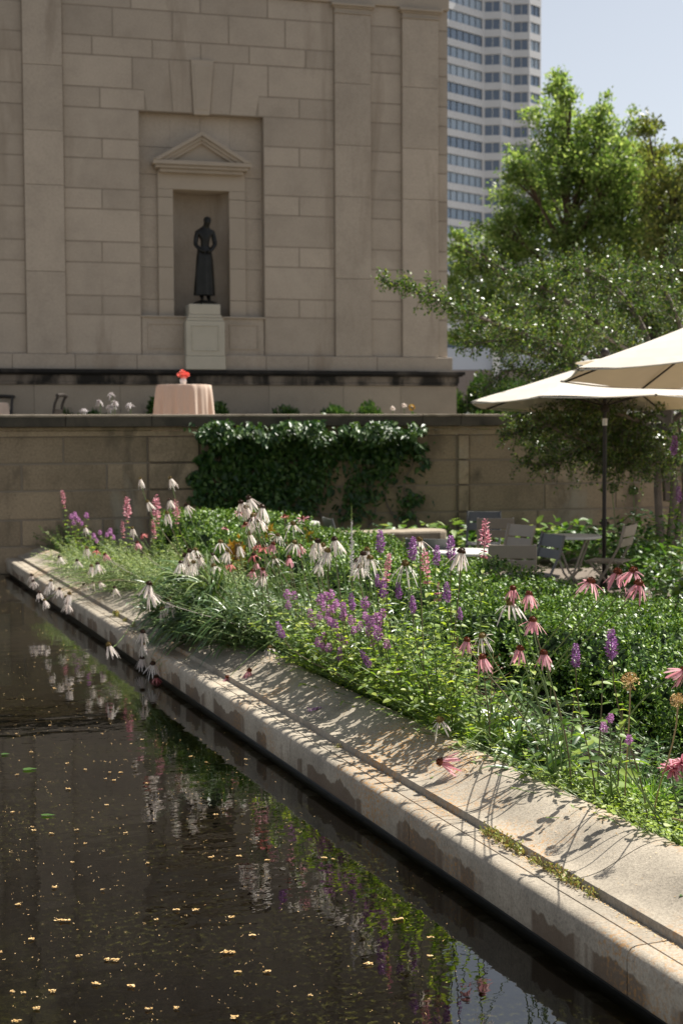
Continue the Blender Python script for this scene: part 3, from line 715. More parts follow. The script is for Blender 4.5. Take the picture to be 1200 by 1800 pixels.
def make_table(r):
    t = thing('bistro_table', 'table', 'table')
    mb = MB(); mb.lathe([(r - .01, .695), (r, .70), (r, .716), (r - .006, .722)], 40); mb.build('tabletop', M['top_metal'], t)
    for k in range(4):
        s = 1 if k % 2 else -1; q = 1 if k < 2 else -1
        mb = MB(); mb.tube([(s * r * .55, q * .13, .69), (s * .05, q * .14, .36), (-s * r * .75, q * .15, .0)], .011, 6); mb.build('leg', M['taupe'], t, True)
    mb = MB(); mb.tube([(0, -.14, .36), (0, .14, .36)], .009, 6); mb.build('stretcher', M['taupe'], t, True)
    return t
tb0 = make_table(.30); tb1 = copy_tree(tb0); tb2 = copy_tree(tb0)
for t, px, Y, rz, lab in ((tb0, 1004, 14.1, -18, 'pale round folding table beside the umbrella pole'), (tb1, 818, 12.35, 10, 'pale round folding table at the hedge, behind the purple spikes'),
                          (tb2, 515, 16.4, 0, 'pale round folding table behind the orange-leaved plant')):
    p = at(px, 757, Y); t.location = (p.x, p.y, -.02); t.rotation_euler = (0, 0, R(rz)); t['label'] = lab; t['group'] = 'round patio tables'
# low stone ledge with a rounded end
p0, p1 = at(560, 757, 16.6), at(752, 757, 17.1)
lg = thing('stone_ledge', 'low pale stone ledge with a rounded right end before the wall', 'ledge', loc=(p0.x, p0.y, 0), rot=(0, 0, math.atan2(p1.y - p0.y, p1.x - p0.x)))
L = math.hypot(p1.x - p0.x, p1.y - p0.y)
mb = MB(); out = [(-1.2, -.22), (L, -.22)] + [(L + .22 * math.sin(q), -.22 * math.cos(q)) for q in np.linspace(.3, math.pi - .3, 7)] + [(L, .22), (-1.2, .22)]
n = len(out); mb.add([(x, y, .42) for x, y in out] + [(x, y, .56) for x, y in out], [tuple(range(n, 2*n)), tuple(range(n-1, -1, -1))] + [(i, (i+1) % n, n + (i+1) % n, n + i) for i in range(n)])
mb.build('slab', M['gcap'], lg, bevel=.03)
mb = MB(); mb.box(-1.0, L - .05, -.14, .14, -.05, .418); mb.build('base', M['gwall'], lg)

# ================================================================== umbrellas
def umbrella(px, Y, zr, rad, rise, tilt, label, rz):
    p = at(px, 757, Y)
    t = thing('patio_umbrella', label, 'umbrella', loc=(p.x, p.y, -.02), group='market umbrellas over the patio')
    T = Matrix.Rotation(R(tilt), 4, 'X') @ Matrix.Rotation(R(rz), 4, 'Z')
    hz = zr + .02
    def P(r, k, z): a = math.pi / 4 * k; return (T @ Vector((r * math.cos(a), r * math.sin(a), z))) + Vector((0, 0, hz))
    mb = MB(); n = 8; sub = 6; rings = 8
    vs = []; fs = []
    for j in range(rings + 1):
        f = j / rings
        for k in range(n):
            for q in range(sub):
                a = k + q / sub; w_ = math.cos(math.pi / 8) / math.cos(math.pi / 4 * (q / sub - .5)) 
                r = rad * f * w_ if f else .02
                sag = .014 * f * math.sin(math.pi * q / sub) * f
                z = rise * (1 - f ** 1.12) - sag + .012 * math.sin(a * 5 + f * 7) * f
                vs.append(P(r, a, z))
    m_ = n * sub
    for j in range(rings):
        for k in range(m_):
            k2 = (k + 1) % m_; fs.append((j*m_ + k, (j+1)*m_ + k, (j+1)*m_ + k2, j*m_ + k2))
    mb.add(vs, fs); cn = mb.build('canopy', M['canvas'], t, False)
    so_ = cn.modifiers.new('solid', 'SOLIDIFY'); so_.thickness = .004
    mb = MB()                                        # hem along the rim
    for k in range(n):
        pts = [P(rad * math.cos(math.pi / 8) / math.cos(math.pi / 4 * (q / 6 - .5)) * .998, k + q / 6, -.008 - .014 * math.sin(math.pi * q / 6)) for q in range(7)]
        mb.tube(pts, .007, 5)
    mb.build('hem', M['canvas'], cn)
    mb = MB(); vs = [P(.30 * (1 if j else .0), k / 2, rise + .045 - .05 * j - (0.006 if k % 2 and j else 0)) for j in range(2) for k in range(16)]
    mb.add(vs, [(k, 16 + k, 16 + (k + 1) % 16, (k + 1) % 16) for k in range(16)]); mb.build('vent', M['canvas'], cn)
    for k in range(n):
        mb = MB(); mb.tube([P(.05, k, rise - .03), P(rad * .5, k, rise * .5 - .02), P(rad * .985, k, -.012)], .009, 5); rb = mb.build('rib', M['dark_metal'], t)
        mb = MB(); mb.tube([P(.04, k, -.02), P(rad * .52, k, rise * .5 - .04)], .008, 5); mb.build('strut', M['dark_metal'], rb)
        q = P(rad * .99, k, -.006); mb = MB(); mb.tube([q, tuple(Vector(q) + (Vector(P(rad, k, 0)) - Vector(P(rad * .9, k, 0))).normalized() * .03)], [.012, .006], 6); mb.build('rib_tip', M['dark_metal'], rb)
    top = P(0, 0, rise); c0 = Vector((0, 0, 0))
    mb = MB(); mb.tube([(0, 0, .0), (0, 0, hz - .3), top], .021, 12); mb.build('pole', M['dark_metal'], t, True)
    mb = MB(); mb.lathe([(.024, -.06), (.045, -.05), (.045, -.02), (.03, .0), (.024, .02)], 12, c=(0, 0, hz - .03)); mb.build('hub', M['dark_metal'], t, True)
    mb = MB(); mb.lathe([(.0225, 0), (.026, .003), (.026, .072), (.0225, .075)], 12, c=(0, 0, hz - .23)); mb.build('collar', M['vase'], t, True)
    mb = MB(); mb.tube([(-.05, 0, hz - 1.22), (.05, 0, hz - 1.22)], .013, 8); mb.lathe([(.03, -.04), (.03, .04)], 10, c=(0, 0, hz - 1.22)); mb.build('crank', M['dark_metal'], t)
    mb = MB(); tp = top; mb.lathe([(.012, 0), (.02, .05), (.03, .06), (.045, .085), (.045, .11), (.03, .135), (.005, .145)], 12, c=tuple(tp)); mb.build('finial', M['dark_metal'], t, True)
    mb = MB(); mb.lathe([(.27, 0), (.27, .05), (.06, .075), (.045, .09), (.04, .3)], 20); mb.build('base', M['dark_metal'], t, False)
    return t
umbrella(1062, 14.5, 2.02, 1.39, .415, -2.3, 'cream market umbrella over the table, its brown pole in full view', 9)
umbrella(1300, 11.5, 2.195, 1.48, .52, -2.6, 'cream market umbrella overlapping in front, cut off by the right edge', 20)

# ================================================================== terrace: tables, flowers
def cloth_table(px, Y, z1, r_top, r_bot, label, name='round_table'):
    p = at(px, 757, Y)
    t = thing('round_table', label.replace('LINEN', ''), 'table', loc=(p.x, p.y, TERR)); H = z1 - TERR
    mb = MB(); mb.lathe([(r_top - .015, H - .035), (r_top - .008, H - .03), (r_top - .008, H - .008)], 40); mb.build('tabletop', M['top_metal'], t)
    mb = MB(); mb.lathe([(.035, .04), (.035, H - .036)], 12); mb.build('leg', M['dark_metal'], t)
    mb = MB(); mb.lathe([(.26, 0), (.24, .02), (.04, .04)], 20); mb.build('base', M['dark_metal'], t)
    mb = MB(); n = 280; rr = random.Random(int(px) + 5)
    ph = [rr.uniform(0, 6.28) for _ in range(4)]
    prof = [(r_top - .02, H), (r_top - .002, H - .002), (r_top + .006, H - .015)] + [(r_top + .008 + (r_bot - r_top) * f ** .9, H - .015 - (H - .02) * f) for f in np.linspace(.06, 1, 16)]
    def fr(r, z, t_, i):
        f = max(0, min(1, (H - z) / H)) if H else 0
        k = f ** .55
        fold = .55 * math.sin(14 * t_ + ph[0] + .6 * math.sin(2 * t_)) + .4 * math.sin(23 * t_ + ph[1]) + .25 * math.sin(6 * t_ + ph[2])
        return r * (1 + .11 * k * fold)
    vs = []; m_ = len(prof)
    mb.lathe([(.0005, H + .001)] + prof, n, fr=fr); mb.f.pop(); 
    return t, mb, p
t, mb, p = cloth_table(324.5, 21, at(324, 677, 21).z, .395, .46, 'tall round cocktail table hidden under the blush cloth')
o = mb.build('tablecloth', M['cloth'], None, True, loc=(p.x, p.y, TERR + .002)); tag(o, 'blush pleated tablecloth draped to the floor over tall cocktail table', 'tablecloth')
zt_ = at(324, 677, 21).z + .004
o = MB().lathe([(.025, 0), (.042, .02), (.05, .06), (.042, .085), (.028, .10), (.03, .115)], 20).build('vase', M['vase'], None, True, loc=(p.x - .012, p.y, zt_)); tag(o, 'small white vase on the blush tablecloth holding coral flowers', 'vase')
bq = thing('flower_bouquet', 'bunch of coral pink flowers in the small white vase', 'flowers', loc=(p.x - .012, p.y, zt_ + .11))
for bx, by, bz, br_ in ((-.05, 0, .03, .055), (.03, -.02, .05, .06), (.06, .03, .035, .05), (-.01, .03, .08, .05), (-.02, -.05, .02, .05), (.02, -.05, .0, .04)):
    n = 46; d = rdir(n); d[:, 2] = np.abs(d[:, 2]) * .9 - .15; d = unit(d)
    bx, by, bz, br_ = bx * .85, by * .85, bz * .85, br_ * .85
    P_ = np.array([bx, by, bz]) + d * br_ * RG.uniform(.35, .95, (n, 1))
    V, Q = quad_leaves(P_, d + rdir(n) * .8, RG.uniform(.02, .035, n), RG.uniform(.025, .04, n))
    link('blossom', np_mesh('blossom', V, Q, M['coral'], True), bq)
mb = MB()
for bx, by in ((-.04, 0), (.03, -.01), (.02, .02)): mb.tube([(bx * .2, by * .2, -.09), (bx, by, .03)], .003, 4)
mb.build('stem', M['stem'], bq)
t, mb, p = cloth_table(-38, 25, at(10, 708, 25).z, .52, .54, 'round dining table under pale cloth at far left edge')
o = mb.build('tablecloth', M['cloth'], None, True, loc=(p.x, p.y, TERR + .002)); tag(o, 'pale tablecloth on dining table cut off by the left edge', 'tablecloth')
def dark_chair(px, Y, rz, zt, label):
    p = at(px, 757, Y); H = zt - TERR
    t = thing('dining_chair', label, 'chair', loc=(p.x, p.y, TERR), rot=(0, 0, R(rz)), group='dark dining chairs on the terrace')
    s = H / .95
    mb = MB(); mb.box(-.21, .21, -.2, .22, .44 * s, .48 * s); mb.build('seat', M['dark_metal'], t, bevel=.01)
    for x in (-.19, .19):
        mb = MB(); mb.tube([(x, -.22, 0), (x, -.19, .45 * s), (x, -.25, .80 * s), (x, -.31, .93 * s)], [.018, .022, .024, .026], 8); mb.build('leg', M['dark_metal'], t, True)
        mb = MB(); mb.tube([(x, .2, 0), (x, .19, .45 * s)], [.016, .022], 8); mb.build('leg', M['dark_metal'], t, True)
    mb = MB(); mb.tube([(-.23, -.31, .93 * s), (0, -.335, .945 * s), (.23, -.31, .93 * s)], .032, 8); mb.build('top_rail', M['dark_metal'], t, True)
    mb = MB(); mb.box(-.18, .18, -.25, -.235, .60 * s, .72 * s); mb.build('backrest', M['dark_metal'], t, bevel=.004)
dark_chair(79, 24, 82, at(75, 694, 24).z, 'dark dining chair on the terrace, seen side-on right of the cut-off table')
dark_chair(-2, 26.5, 178, at(2, 695, 26.5).z, 'dark dining chair behind the cut-off table at the left edge')

def blob_leaves(c, r, n, L, W, up=.6, shell=.55):
    d = rdir(n); d[:, 2] = np.abs(d[:, 2]) * 1.0 - .1
    P_ = np.array(c) + d * np.array(r) * (RG.uniform(shell, 1, (n, 1)))
    return quad_leaves(P_, d + rdir(n) * .7 + np.array([0, 0, up]), RG.uniform(.7, 1.2, n) * L, RG.uniform(.7, 1.2, n) * W)
def shrub(name, label, cat, px, Y, zb, rx, h, n, L, W, mat, group=None, ry=None, stems=True):
    p = at(px, 757, Y)
    t = thing(name, label, cat, loc=(p.x, p.y, zb), group=group)
    parts = []
    k = max(3, int(rx * 9))
    for i in range(k):
        cx = random.uniform(-.75, .75) * rx; cy = random.uniform(-.6, .6) * (ry or rx); hh = h * random.uniform(.45, .8)
        parts.append(blob_leaves((cx, cy, hh * .55), (rx * .42, (ry or rx) * .5, hh * .62), n // k, L, W))
    V, Q = join(parts); link('foliage', np_mesh('foliage', V, Q, mat), t)
    if stems:
        mb = MB()
        for i in range(7): a = random.uniform(0, 6.28); mb.tube([(0, 0, 0), (math.cos(a) * rx * .3, math.sin(a) * rx * .3, h * .4), (math.cos(a) * rx * .6, math.sin(a) * rx * .5, h * .75)], [.012, .008, .004], 5)
        mb.build('stem', M['greybark'], t)
    return t
zf = lambda y, Y: at(600, y, Y).z
for px, rx, y, lab in ((120, .55, 714, 'low dark bedding clump left of the white terrace lilies'), (188, .5, 713, 'low dark bedding clump under the white terrace lilies'), (262, .25, 705, 'low dark bedding clump tucked left of the blush tablecloth'),
                      (420, .6, 718, 'low dark bedding clump right of the blush tablecloth'), (520, .7, 716, 'low dark bedding clump below the right pilasters, left half'), (612, .6, 717, 'low dark bedding clump left of the silver-leaved terrace plant'), (30, .4, 711, 'low dark bedding clump behind the cut-off table cloth')):
    shrub('bedding_plant', lab, 'plant', px, 27.3, TERR, rx, (zf(y, 27.3) - TERR) * 1.3, 3200, .09, .045, M['ivy'], 'bedding plants along the building foot')
for px, rx, y, lab in ((750, .45, 715, 'bright green low plant at the foot of the building corner'), (825, .35, 716, 'bright green low plant past the building corner')):
    shrub('bedding_plant', lab, 'plant', px, 24, TERR, rx, zf(y, 24) - TERR, 900, .07, .035, M['fern'], 'bedding plants along the building foot')
for px, rx, y, lab in ((671, .22, 705, 'silver-leaved bushy plant behind the wall coping, mid right'), (802, .33, 710, 'silver-leaved bushy plant at the corner of the building')):
    shrub('silver_plant', lab, 'plant', px, 23, TERR, rx, zf(y, 23) - TERR, 900, .06, .022, M['silver'], 'silver plants on the terrace')
def spider_flower(px, y, Y, r, mat, label, cat='flower'):
    p = at(px, y, Y); t = thing('terrace_lily', label, cat, loc=(p.x, p.y, TERR), group='white lilies on the terrace')
    n = 26; d = rdir(n); d[:, 2] = d[:, 2] * .7 + .15
    V, Q = leaves(np.zeros((n, 3)) + np.array([0, 0, p.z - TERR]), d, r * RG.uniform(.7, 1.1, n), r * .22, droop=.6, kind='petal'); link('blossom', np_mesh('blossom', V, Q, mat), t)
    mb = MB(); mb.tube([(0, 0, 0), (.01, 0, p.z - TERR)], .006, 5); mb.build('stem', M['stem'], t)
for px, y, lab in ((148, 720, 'lowest white lily at the left end of the terrace clump'), (176, 705, 'white lily second from left in the terrace clump'), (196, 693, 'topmost white lily of the terrace clump'), (201, 707, 'white lily directly under the topmost one on the terrace'), (194, 714, 'small white lily low in the middle of the terrace clump'), (229, 711, 'white lily at the right end of the terrace clump')):
    spider_flower(px, y, 24, .085, M['fl_white'], lab)
def pom(px, y, r, mat, label):
    p = at(px, y, 22.5); t = thing('garden_flower', label, 'flower', loc=(p.x, p.y, TERR))
    n = 60; d = rdir(n); V, Q = quad_leaves(np.array([0, 0, p.z - TERR]) + d * r * .5, d, r * .6, r * .5); link('blossom', np_mesh('blossom', V, Q, mat), t)
    mb = MB(); mb.tube([(0, 0, 0), (0, 0, p.z - TERR)], .006, 5); mb.build('stem', M['stem'], t)
pom(723, 716, .055, M['orange_leaf'], 'single round orange flower head above the wall coping'); pom(710, 713, .04, M['pet_pale'], 'pale flower head left of the round orange one'); pom(690, 718, .04, M['pet_pale'], 'low pale flower head beside the silver-leaved terrace plant')

# ================================================================== trees
def big_tree(name, label, base, lobes, Y, n, L, mat, bark, trunk_r, zsplit, depth=1.0, group=None):
    t = thing(name, label, 'tree', loc=base, group=group); b = Vector(base)
    parts = []; mb = MB(); area = sum(l[2] * l[3] for l in lobes)
    ztop = max(at(l[0], l[1] - l[3], Y).z for l in lobes)
    lead = [b + Vector((math.sin(f * 5) * .15 * f, 0, (ztop - b.z) * .9 * f)) for f in np.linspace(0, 1, 9)]
    mb.tube([v - b for v in lead], [trunk_r * (1 - .88 * f) for f in np.linspace(0, 1, 9)], 8)
    k = Y / F
    limbs = MB()
    for (px, py, rx, ry) in lobes:
        oy = random.uniform(-1, 1) * depth; c = at(px, py, Y + oy); rx *= k; ry *= k
        m_ = max(60, int(n * rx * ry / (area * k * k)))
        nb = max(5, m_ // 90)
        d = rdir(nb); cc = np.array(c) + d * np.array([rx, min(rx, depth * 1.2), ry]) * (RG.uniform(.25, 1, (nb, 1)) ** .6)
        s = .175 * (rx + ry) / 2 + .05
        for q in cc:
            mm = max(20, m_ // nb); g = RG.normal(size=(mm, 3)) * np.array([s, s, s * .75]); P_ = q + g
            out = unit(q - np.array(c)) * .8 + rdir(mm) * .9 + np.array([0, 0, .15])
            parts.append(quad_leaves(P_, out, RG.uniform(.6, 1.2, mm) * L, RG.uniform(.5, .8, mm) * L * .75))
        h = max(zsplit, min(.72 * (c.z - b.z) , ztop * .7)); hf = h / ((ztop - b.z) * .9); o_ = b + Vector((math.sin(hf * 5) * .15 * hf, 0, h))
        mid = o_.lerp(c, .5) + Vector((0, 0, -.04 * (c - o_).length + .1)); pth = [tuple(Vector(v) - b) for v in bez(o_, o_.lerp(mid, .6) , mid, c, 7)]
        limbs.tube(pth, [trunk_r * .34 * (1 - .8 * f) for f in np.linspace(0, 1, 7)], 6)
        for q in cc[:: max(1, nb // 7)]:
            a_ = Vector(pth[4]); limbs.tube([a_, a_.lerp(Vector(q) - b, .5) + Vector((0, 0, .05)), Vector(q) - b], [trunk_r * .10, trunk_r * .07, trunk_r * .03], 5)
    V, Q = join(parts); V = V - np.array(b)
    link('crown', np_mesh('crown', V, Q, mat), t); tr_ = mb.build('trunk', bark, t, True); limbs.build('limb', bark, tr_, True)
    return t
p = at(995, 757, 45)
big_tree('broadleaf_tree', 'tall bright green back-lit tree with pointed tops before the tower', (p.x, p.y, TERR - .05),
  [(985,143,10,24),(1062,182,8,22),(1003,185,16,30),(1112,222,9,24),(985,165,20,42),(968,215,38,45),(1005,235,45,45),(945,285,48,50),(1000,300,60,50),(1045,265,35,60),(1068,215,16,45),(1060,330,60,55),(925,350,60,50),(985,380,70,50),(895,415,60,42),(870,385,28,25),(960,440,70,45),(1040,420,70,55),(1100,370,55,70),(1090,290,35,50),(860,465,55,40),(925,500,70,45),(1010,500,80,50),(1100,480,70,60),(835,520,45,40),(900,560,65,42),(990,570,80,50),(1080,560,70,50),(850,590,40,22),(1150,420,60,70),(1160,520,50,60),(1125,330,45,60),(1165,360,40,60),(1200,430,60,80),(1110,250,22,40),(1140,300,40,50),(1185,345,45,50),(1075,300,40,50),(1210,400,50,60),(915,300,35,35),(812,455,26,28),(805,500,30,35),(815,545,30,30),(812,590,24,18),(800,430,15,20)],
  45, 90000, .145, M['tree'], M['bark'], .26, 2.0, 2.0)
p = at(1165, 757, 38)
big_tree('broadleaf_tree', 'darker olive green tree behind, at the right edge of the photo', (p.x, p.y, TERR - .05),
  [(1142,240,16,38),(1148,295,30,45),(1190,310,34,45),(1215,370,50,60),(1165,360,45,45),(1185,420,50,50),(1195,500,50,50),(1240,280,50,60),(1230,480,50,70),(1270,400,60,90),(1215,570,70,60)],
  38, 17000, .15, M['tree2'], M['bark'], .2, 1.6, 1.4)
for px, Y, w_, y0, lab in ((822, 34, .75, 655, 'dark dense evergreen shrub right of the building corner'), (862, 36, .8, 672, 'dark evergreen shrub behind the tip of the nearer umbrella rim'), (905, 34, .9, 668, 'dark evergreen shrub low behind the open umbrella canopy')):
    shrub('evergreen_shrub', lab, 'shrub', px, Y, TERR - .02, w_, (zf(y0, Y) - TERR) * 1.25, 5000, .10, .05, M['ivy'], 'evergreen shrubs past the building corner')

# crab-apple with long arching limbs, in front of the garden wall
CB = at(1172, 757, 16.2); CB.z = -.02
ct = thing('crabapple_tree', 'small glossy-leaved tree with long arching limbs reaching left over the wall', 'tree', loc=CB)
limbs_px = [ # px, py, Y
 [(1165,700,16.2),(1080,640,15.8),(960,600,15.2),(850,560,14.6),(760,520,14.2),(668,489,14.0)],
 [(1168,690,16.2),(1080,590,16),(980,520,15.8),(900,480,15.4),(835,448,15.2)],
 [(1170,690,16.3),(1120,560,16.4),(1060,490,16.4),(1000,470,16.2),(960,490,15.8),(900,505,15.6)],
 [(1175,690,16.3),(1150,570,16.6),(1110,500,16.8),(1085,455,17)],
 [(1178,690,16.3),(1185,580,16.8),(1180,470,17),(1195,410,17.2)],
 [(1180,690,16.3),(1230,590,16.4),(1260,500,16.6)],
 [(1165,780,16.2),(1090,790,15.5),(1010,770,15.2),(940,735,15.1)],
 [(1170,800,16.3),(1100,770,16.8),(1000,790,17),(930,790,17.2)],
 [(1172,770,16.2),(1120,740,15.4),(1050,720,15.1),(985,705,15)],
 [(1172,770,16.5),(1110,745,17),(1020,735,17.2),(930,770,17.3)],
 [(1172,790,16.5),(1120,790,17.2),(1040,800,17.4),(960,780,17.4),(900,745,17.4)],
 [(1175,760,16.6),(1150,700,17.2),(1080,690,17.5),(1000,720,17.5)],
 [(1178,780,16.4),(1220,760,16.8),(1180,740,17),(1130,760,17.2)],
 [(1175,800,16.3),(1150,810,15.8),(1090,815,15.6),(1040,830,15.5)],
 [(1165,720,16.2),(1090,680,15.6),(990,640,15.4),(930,600,15.2),(860,600,15.0),(815,612,15)],
 [(1165,740,16.2),(1080,700,15.8),(980,690,15.6),(900,650,15.4),(845,690,15.3)],
 [(1165,770,16.2),(1090,760,15.8),(1000,745,15.6),(930,755,15.5),(880,768,15.4)],
 [(1165,790,16.2),(1100,800,15.8),(1030,790,15.6),(970,815,15.5),(912,815,15.4)],
 [(1175,720,16.2),(1130,640,15.6),(1060,590,15.2),(1000,560,15)],
 [(1180,740,16.3),(1240,690,15.8),(1290,650,15.4)],
 [(1175,760,16.3),(1200,780,15.6),(1180,800,15.2),(1120,830,15)],
 [(1165,700,16.3),(1060,560,16.6),(930,540,16.6),(870,545,16.6)],
 [(1170,680,16.4),(1110,520,16.8),(1000,540,17),(880,620,17)],
 [(1170,750,16.4),(1060,740,16.9),(960,720,17),(890,735,17)],
 [(1172,690,16.3),(1200,600,16),(1150,480,15.8),(1120,500,15.6)],
]
lm = MB(); tw_P = []; tw_D = []
for L_ in limbs_px:
    pts = [at(*q) for q in L_]
    cs_ = []
    for i in range(len(pts) - 1):                       # Catmull-Rom
        a0, a1, a2, a3 = pts[max(i-1, 0)], pts[i], pts[i+1], pts[min(i+2, len(pts)-1)]
        for s in np.linspace(0, 1, 9)[:-1]:
            cs_.append(.5*((2*a1) + (a2-a0)*s + (2*a0-5*a1+4*a2-a3)*s*s + (-a0+3*a1-3*a2+a3)*s**3))
    cs_.append(pts[-1])
    st_ = CB + Vector((0, 0, max(.5, min(1.5, pts[0].z - .5))))
    full = [st_, st_.lerp(cs_[0], .5)] + cs_
    lm.tube([v - CB for v in full], [.045 * (1 - .88 * i / (len(full) - 1)) for i in range(len(full))], 6)
    acc = 0
    for i in range(2, len(cs_)):
        a, b2 = cs_[i-1], cs_[i]; l = (b2 - a).length; acc += l
        d = (b2 - a).normalized(); f = i / len(cs_)
        if f < .18: continue
        nt_ = int(l / .015) + 1
        for _ in range(nt_):
            q = a.lerp(b2, random.random()); s = Vector(rdir(1)[0]); s = (s - d * s.dot(d)).normalized()
            s = (s + d * random.uniform(.2, 1.0) + Vector((0, 0, random.uniform(-.1, .35)))).normalized()
            tl = random.uniform(.05, .55) * (1.25 - f) + .04
            tw_P.append((q, s, tl))
lv_P = []; lv_D = []
for q, s, tl in tw_P:
    e = q + s * tl + Vector((0, 0, -.06 * tl))
    lm.tube([q - CB, e - CB], [.004, .0018], 4, cap=False)
    for _ in range(int(5 + tl * 60)):
        f = random.random(); lv_P.append(q.lerp(e, f) + Vector(RG.normal(size=3) * .02)); lv_D.append(s * .5 + Vector(rdir(1)[0]))
n = len(lv_P)
V, Q = quad_leaves(np.array(lv_P) - np.array(CB), np.array(lv_D), RG.uniform(.028, .05, n), RG.uniform(.017, .028, n), bend=.12)
link('crown', np_mesh('crown', V, Q, M['crab']), ct)
mb = MB()
for dx in (-.06, .05, .12): mb.tube([(dx * .3, 0, -.05), (dx, .02, .5), (dx * 1.8, .0, 1.1), (dx * 1.2, .05, 1.9)], [.065, .05, .042, .02], 8)
tr_ = mb.build('trunk', M['greybark'], ct, True); lm.build('limb', M['greybark'], tr_, True)

# ================================================================== climbing vine
vt = thing('climbing_vine', 'dark green vine climbing the wall, sunlit only along its top', 'vine', loc=W0, rot=(0, 0, YAW))
lv = []; ld = []
def vine_density(x, y):
    f = (y - 742) / 160
    if x < 347 + 14 * math.sin(y * .05) + 9 * math.sin(y * .17) or x > 748 - 24 * f + 12 * math.sin(y * .08) + 8 * math.sin(y * .21): return 0
    if math.sin(x * .075 + 2 * math.sin(y * .05)) * math.sin(y * .09 + x * .02) > .72 and y > 790: return .15
    if y < 746 + 9 * math.sin(x * .045) + 8 * math.sin(x * .11) + 5 * math.sin(x * .31): return 0
    d = 1.0
    if 545 < x < 740 and y > 805: d = .42 + .38 * math.sin(x * .06 + y * .03)
    if 640 < x < 700 and y > 840: d *= .4
    if y > 890: d *= .6
    return d
while len(lv) < 9500:
    x = random.uniform(325, 765); y = 740 + 172 * random.random() ** 1.3
    if random.random() > vine_density(x, y) + .012: continue
    f = (y - 742) / 160
    o_ = random.uniform(.02, .13) if random.random() < .85 else random.uniform(.1, .22)
    if y < 772 + 10 * math.sin(x * .07): o_ = random.uniform(.12, .52)
    u, z = wal(x, y, o_); lv.append((u, -o_, z)); ld.append((random.gauss(0, .7), -.5 + random.gauss(0, .4), -.55 + random.gauss(0, .5)))
n = len(lv); V, Q = leaves(np.array(lv), np.array(ld), RG.uniform(.03, .105, n) , RG.uniform(.022, .062, n), N=np.array([0, -1, .7]) + RG.normal(size=(n, 3)) * .45, droop=.2)
link('leaves', np_mesh('leaves', V, Q, M['ivy']), vt)
mb = MB()
for x in (372, 430, 478, 520, 570, 612, 648, 690, 722):
    q = []
    for y in range(930, 745, -22): u, z = wal(x + 12 * math.sin(y * .05 + x) + (930 - y) * .05 * math.sin(x), y, .03); q.append((u, -.03 - .02 * random.random(), z))
    mb.tube(q, [.012 * (1 - .7 * i / len(q)) for i in range(len(q))], 5)
mb.build('stem', M['greybark'], vt)

# ================================================================== hedge
hg = thing('box_hedge', 'long clipped box hedge running between the flower bed and the patio', 'hedge', rot=(0, 0, TH))
HT0, HT1, HA0, HA1 = 3.2, 16.4, 3.78, 5.12
def htop(t, a): return .66 + .14 * max(0, (t - 9) / 7.4) + .035 * math.sin(t * 2.3 + a) + .03 * math.sin(t * 5.1 + a * 3)
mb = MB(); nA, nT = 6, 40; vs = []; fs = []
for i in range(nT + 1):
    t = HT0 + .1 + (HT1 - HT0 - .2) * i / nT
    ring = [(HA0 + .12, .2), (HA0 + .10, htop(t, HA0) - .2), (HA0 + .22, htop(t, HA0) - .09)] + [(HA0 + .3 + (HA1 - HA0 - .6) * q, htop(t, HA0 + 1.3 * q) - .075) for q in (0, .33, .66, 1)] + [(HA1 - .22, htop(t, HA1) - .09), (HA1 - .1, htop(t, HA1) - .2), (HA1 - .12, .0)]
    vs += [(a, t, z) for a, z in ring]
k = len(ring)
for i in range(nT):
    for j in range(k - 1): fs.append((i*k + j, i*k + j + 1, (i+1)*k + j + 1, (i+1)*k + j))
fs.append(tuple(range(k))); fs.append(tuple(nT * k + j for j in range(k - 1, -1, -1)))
mb.add(vs, fs); mb.build('shade_core', M['hedge_core'], hg)  # near-black shell inside the leaves, painted shade for the gaps
def hedge_pts(n, t0, t1):
    P_ = []; N_ = []
    per = [('top', HA1 - HA0), ('front', .45), ('back', .25)]; tot = sum(x[1] for x in per)
    for _ in range(n):
        t = random.uniform(t0, t1); r = random.random() * tot; a = random.random()
        if r < per[0][1]:
            aa = HA0 + (HA1 - HA0) * a; e = min(a, 1 - a) * (HA1 - HA0); z = htop(t, aa) - max(0, .16 - e) ** 2 * 4
            nn = (0 if e > .15 else (-.7 if a < .5 else .7), 0, 1)
        elif r < per[0][1] + per[1][1]:
            zt_ = htop(t, HA0) - .08; z = .22 + (zt_ - .22) * a; aa = HA0 + .03 * math.sin(t * 6 + z * 9) + .02; nn = (-1, 0, .35)
        else:
            zt_ = htop(t, HA1); z = .25 + (zt_ - .3) * a; aa = HA1 - .02; nn = (1, 0, .35)
        lump = .05 * math.sin(t * 9 + aa * 7) * math.sin(aa * 11 - t * 4)
        P_.append((aa + nn[0] * lump, t, z + nn[2] * (lump * .6) - random.random() * .05)); N_.append(nn)
    return np.array(P_), unit(np.array(N_, float))
def sprigs(P_, N_, k, shoot, L, W):
    n = len(P_); d = unit(N_ * .9 + np.array([0, 0, .55]) + RG.normal(size=(n, 3)) * .5)
    s = shoot * RG.uniform(.6, 1.5, (n, 1)); out = []
    for i in range(k):
        f = (i + .5) / k
        q = P_ + d * s * (f - .35); side = unit(np.cross(d, rdir(n)))
        out.append(quad_leaves(q, d * .65 + side * .9, L * RG.uniform(.75, 1.2, n), W * RG.uniform(.8, 1.2, n), N=d + rdir(n) * .4, bend=.10))
    return join(out)
lot = []
for t0, t1, n, sh, L_, W_ in ((3.2, 5.4, 2600, .065, .025, .0125), (5.4, 9.0, 5600, .062, .025, .0125), (9.0, 12.5, 3600, .07, .028, .015), (12.5, 16.4, 2900, .075, .033, .018)):
    a_, b_ = hedge_pts(n, t0, t1); lot.append(sprigs(a_, b_, 9, sh, L_, W_))
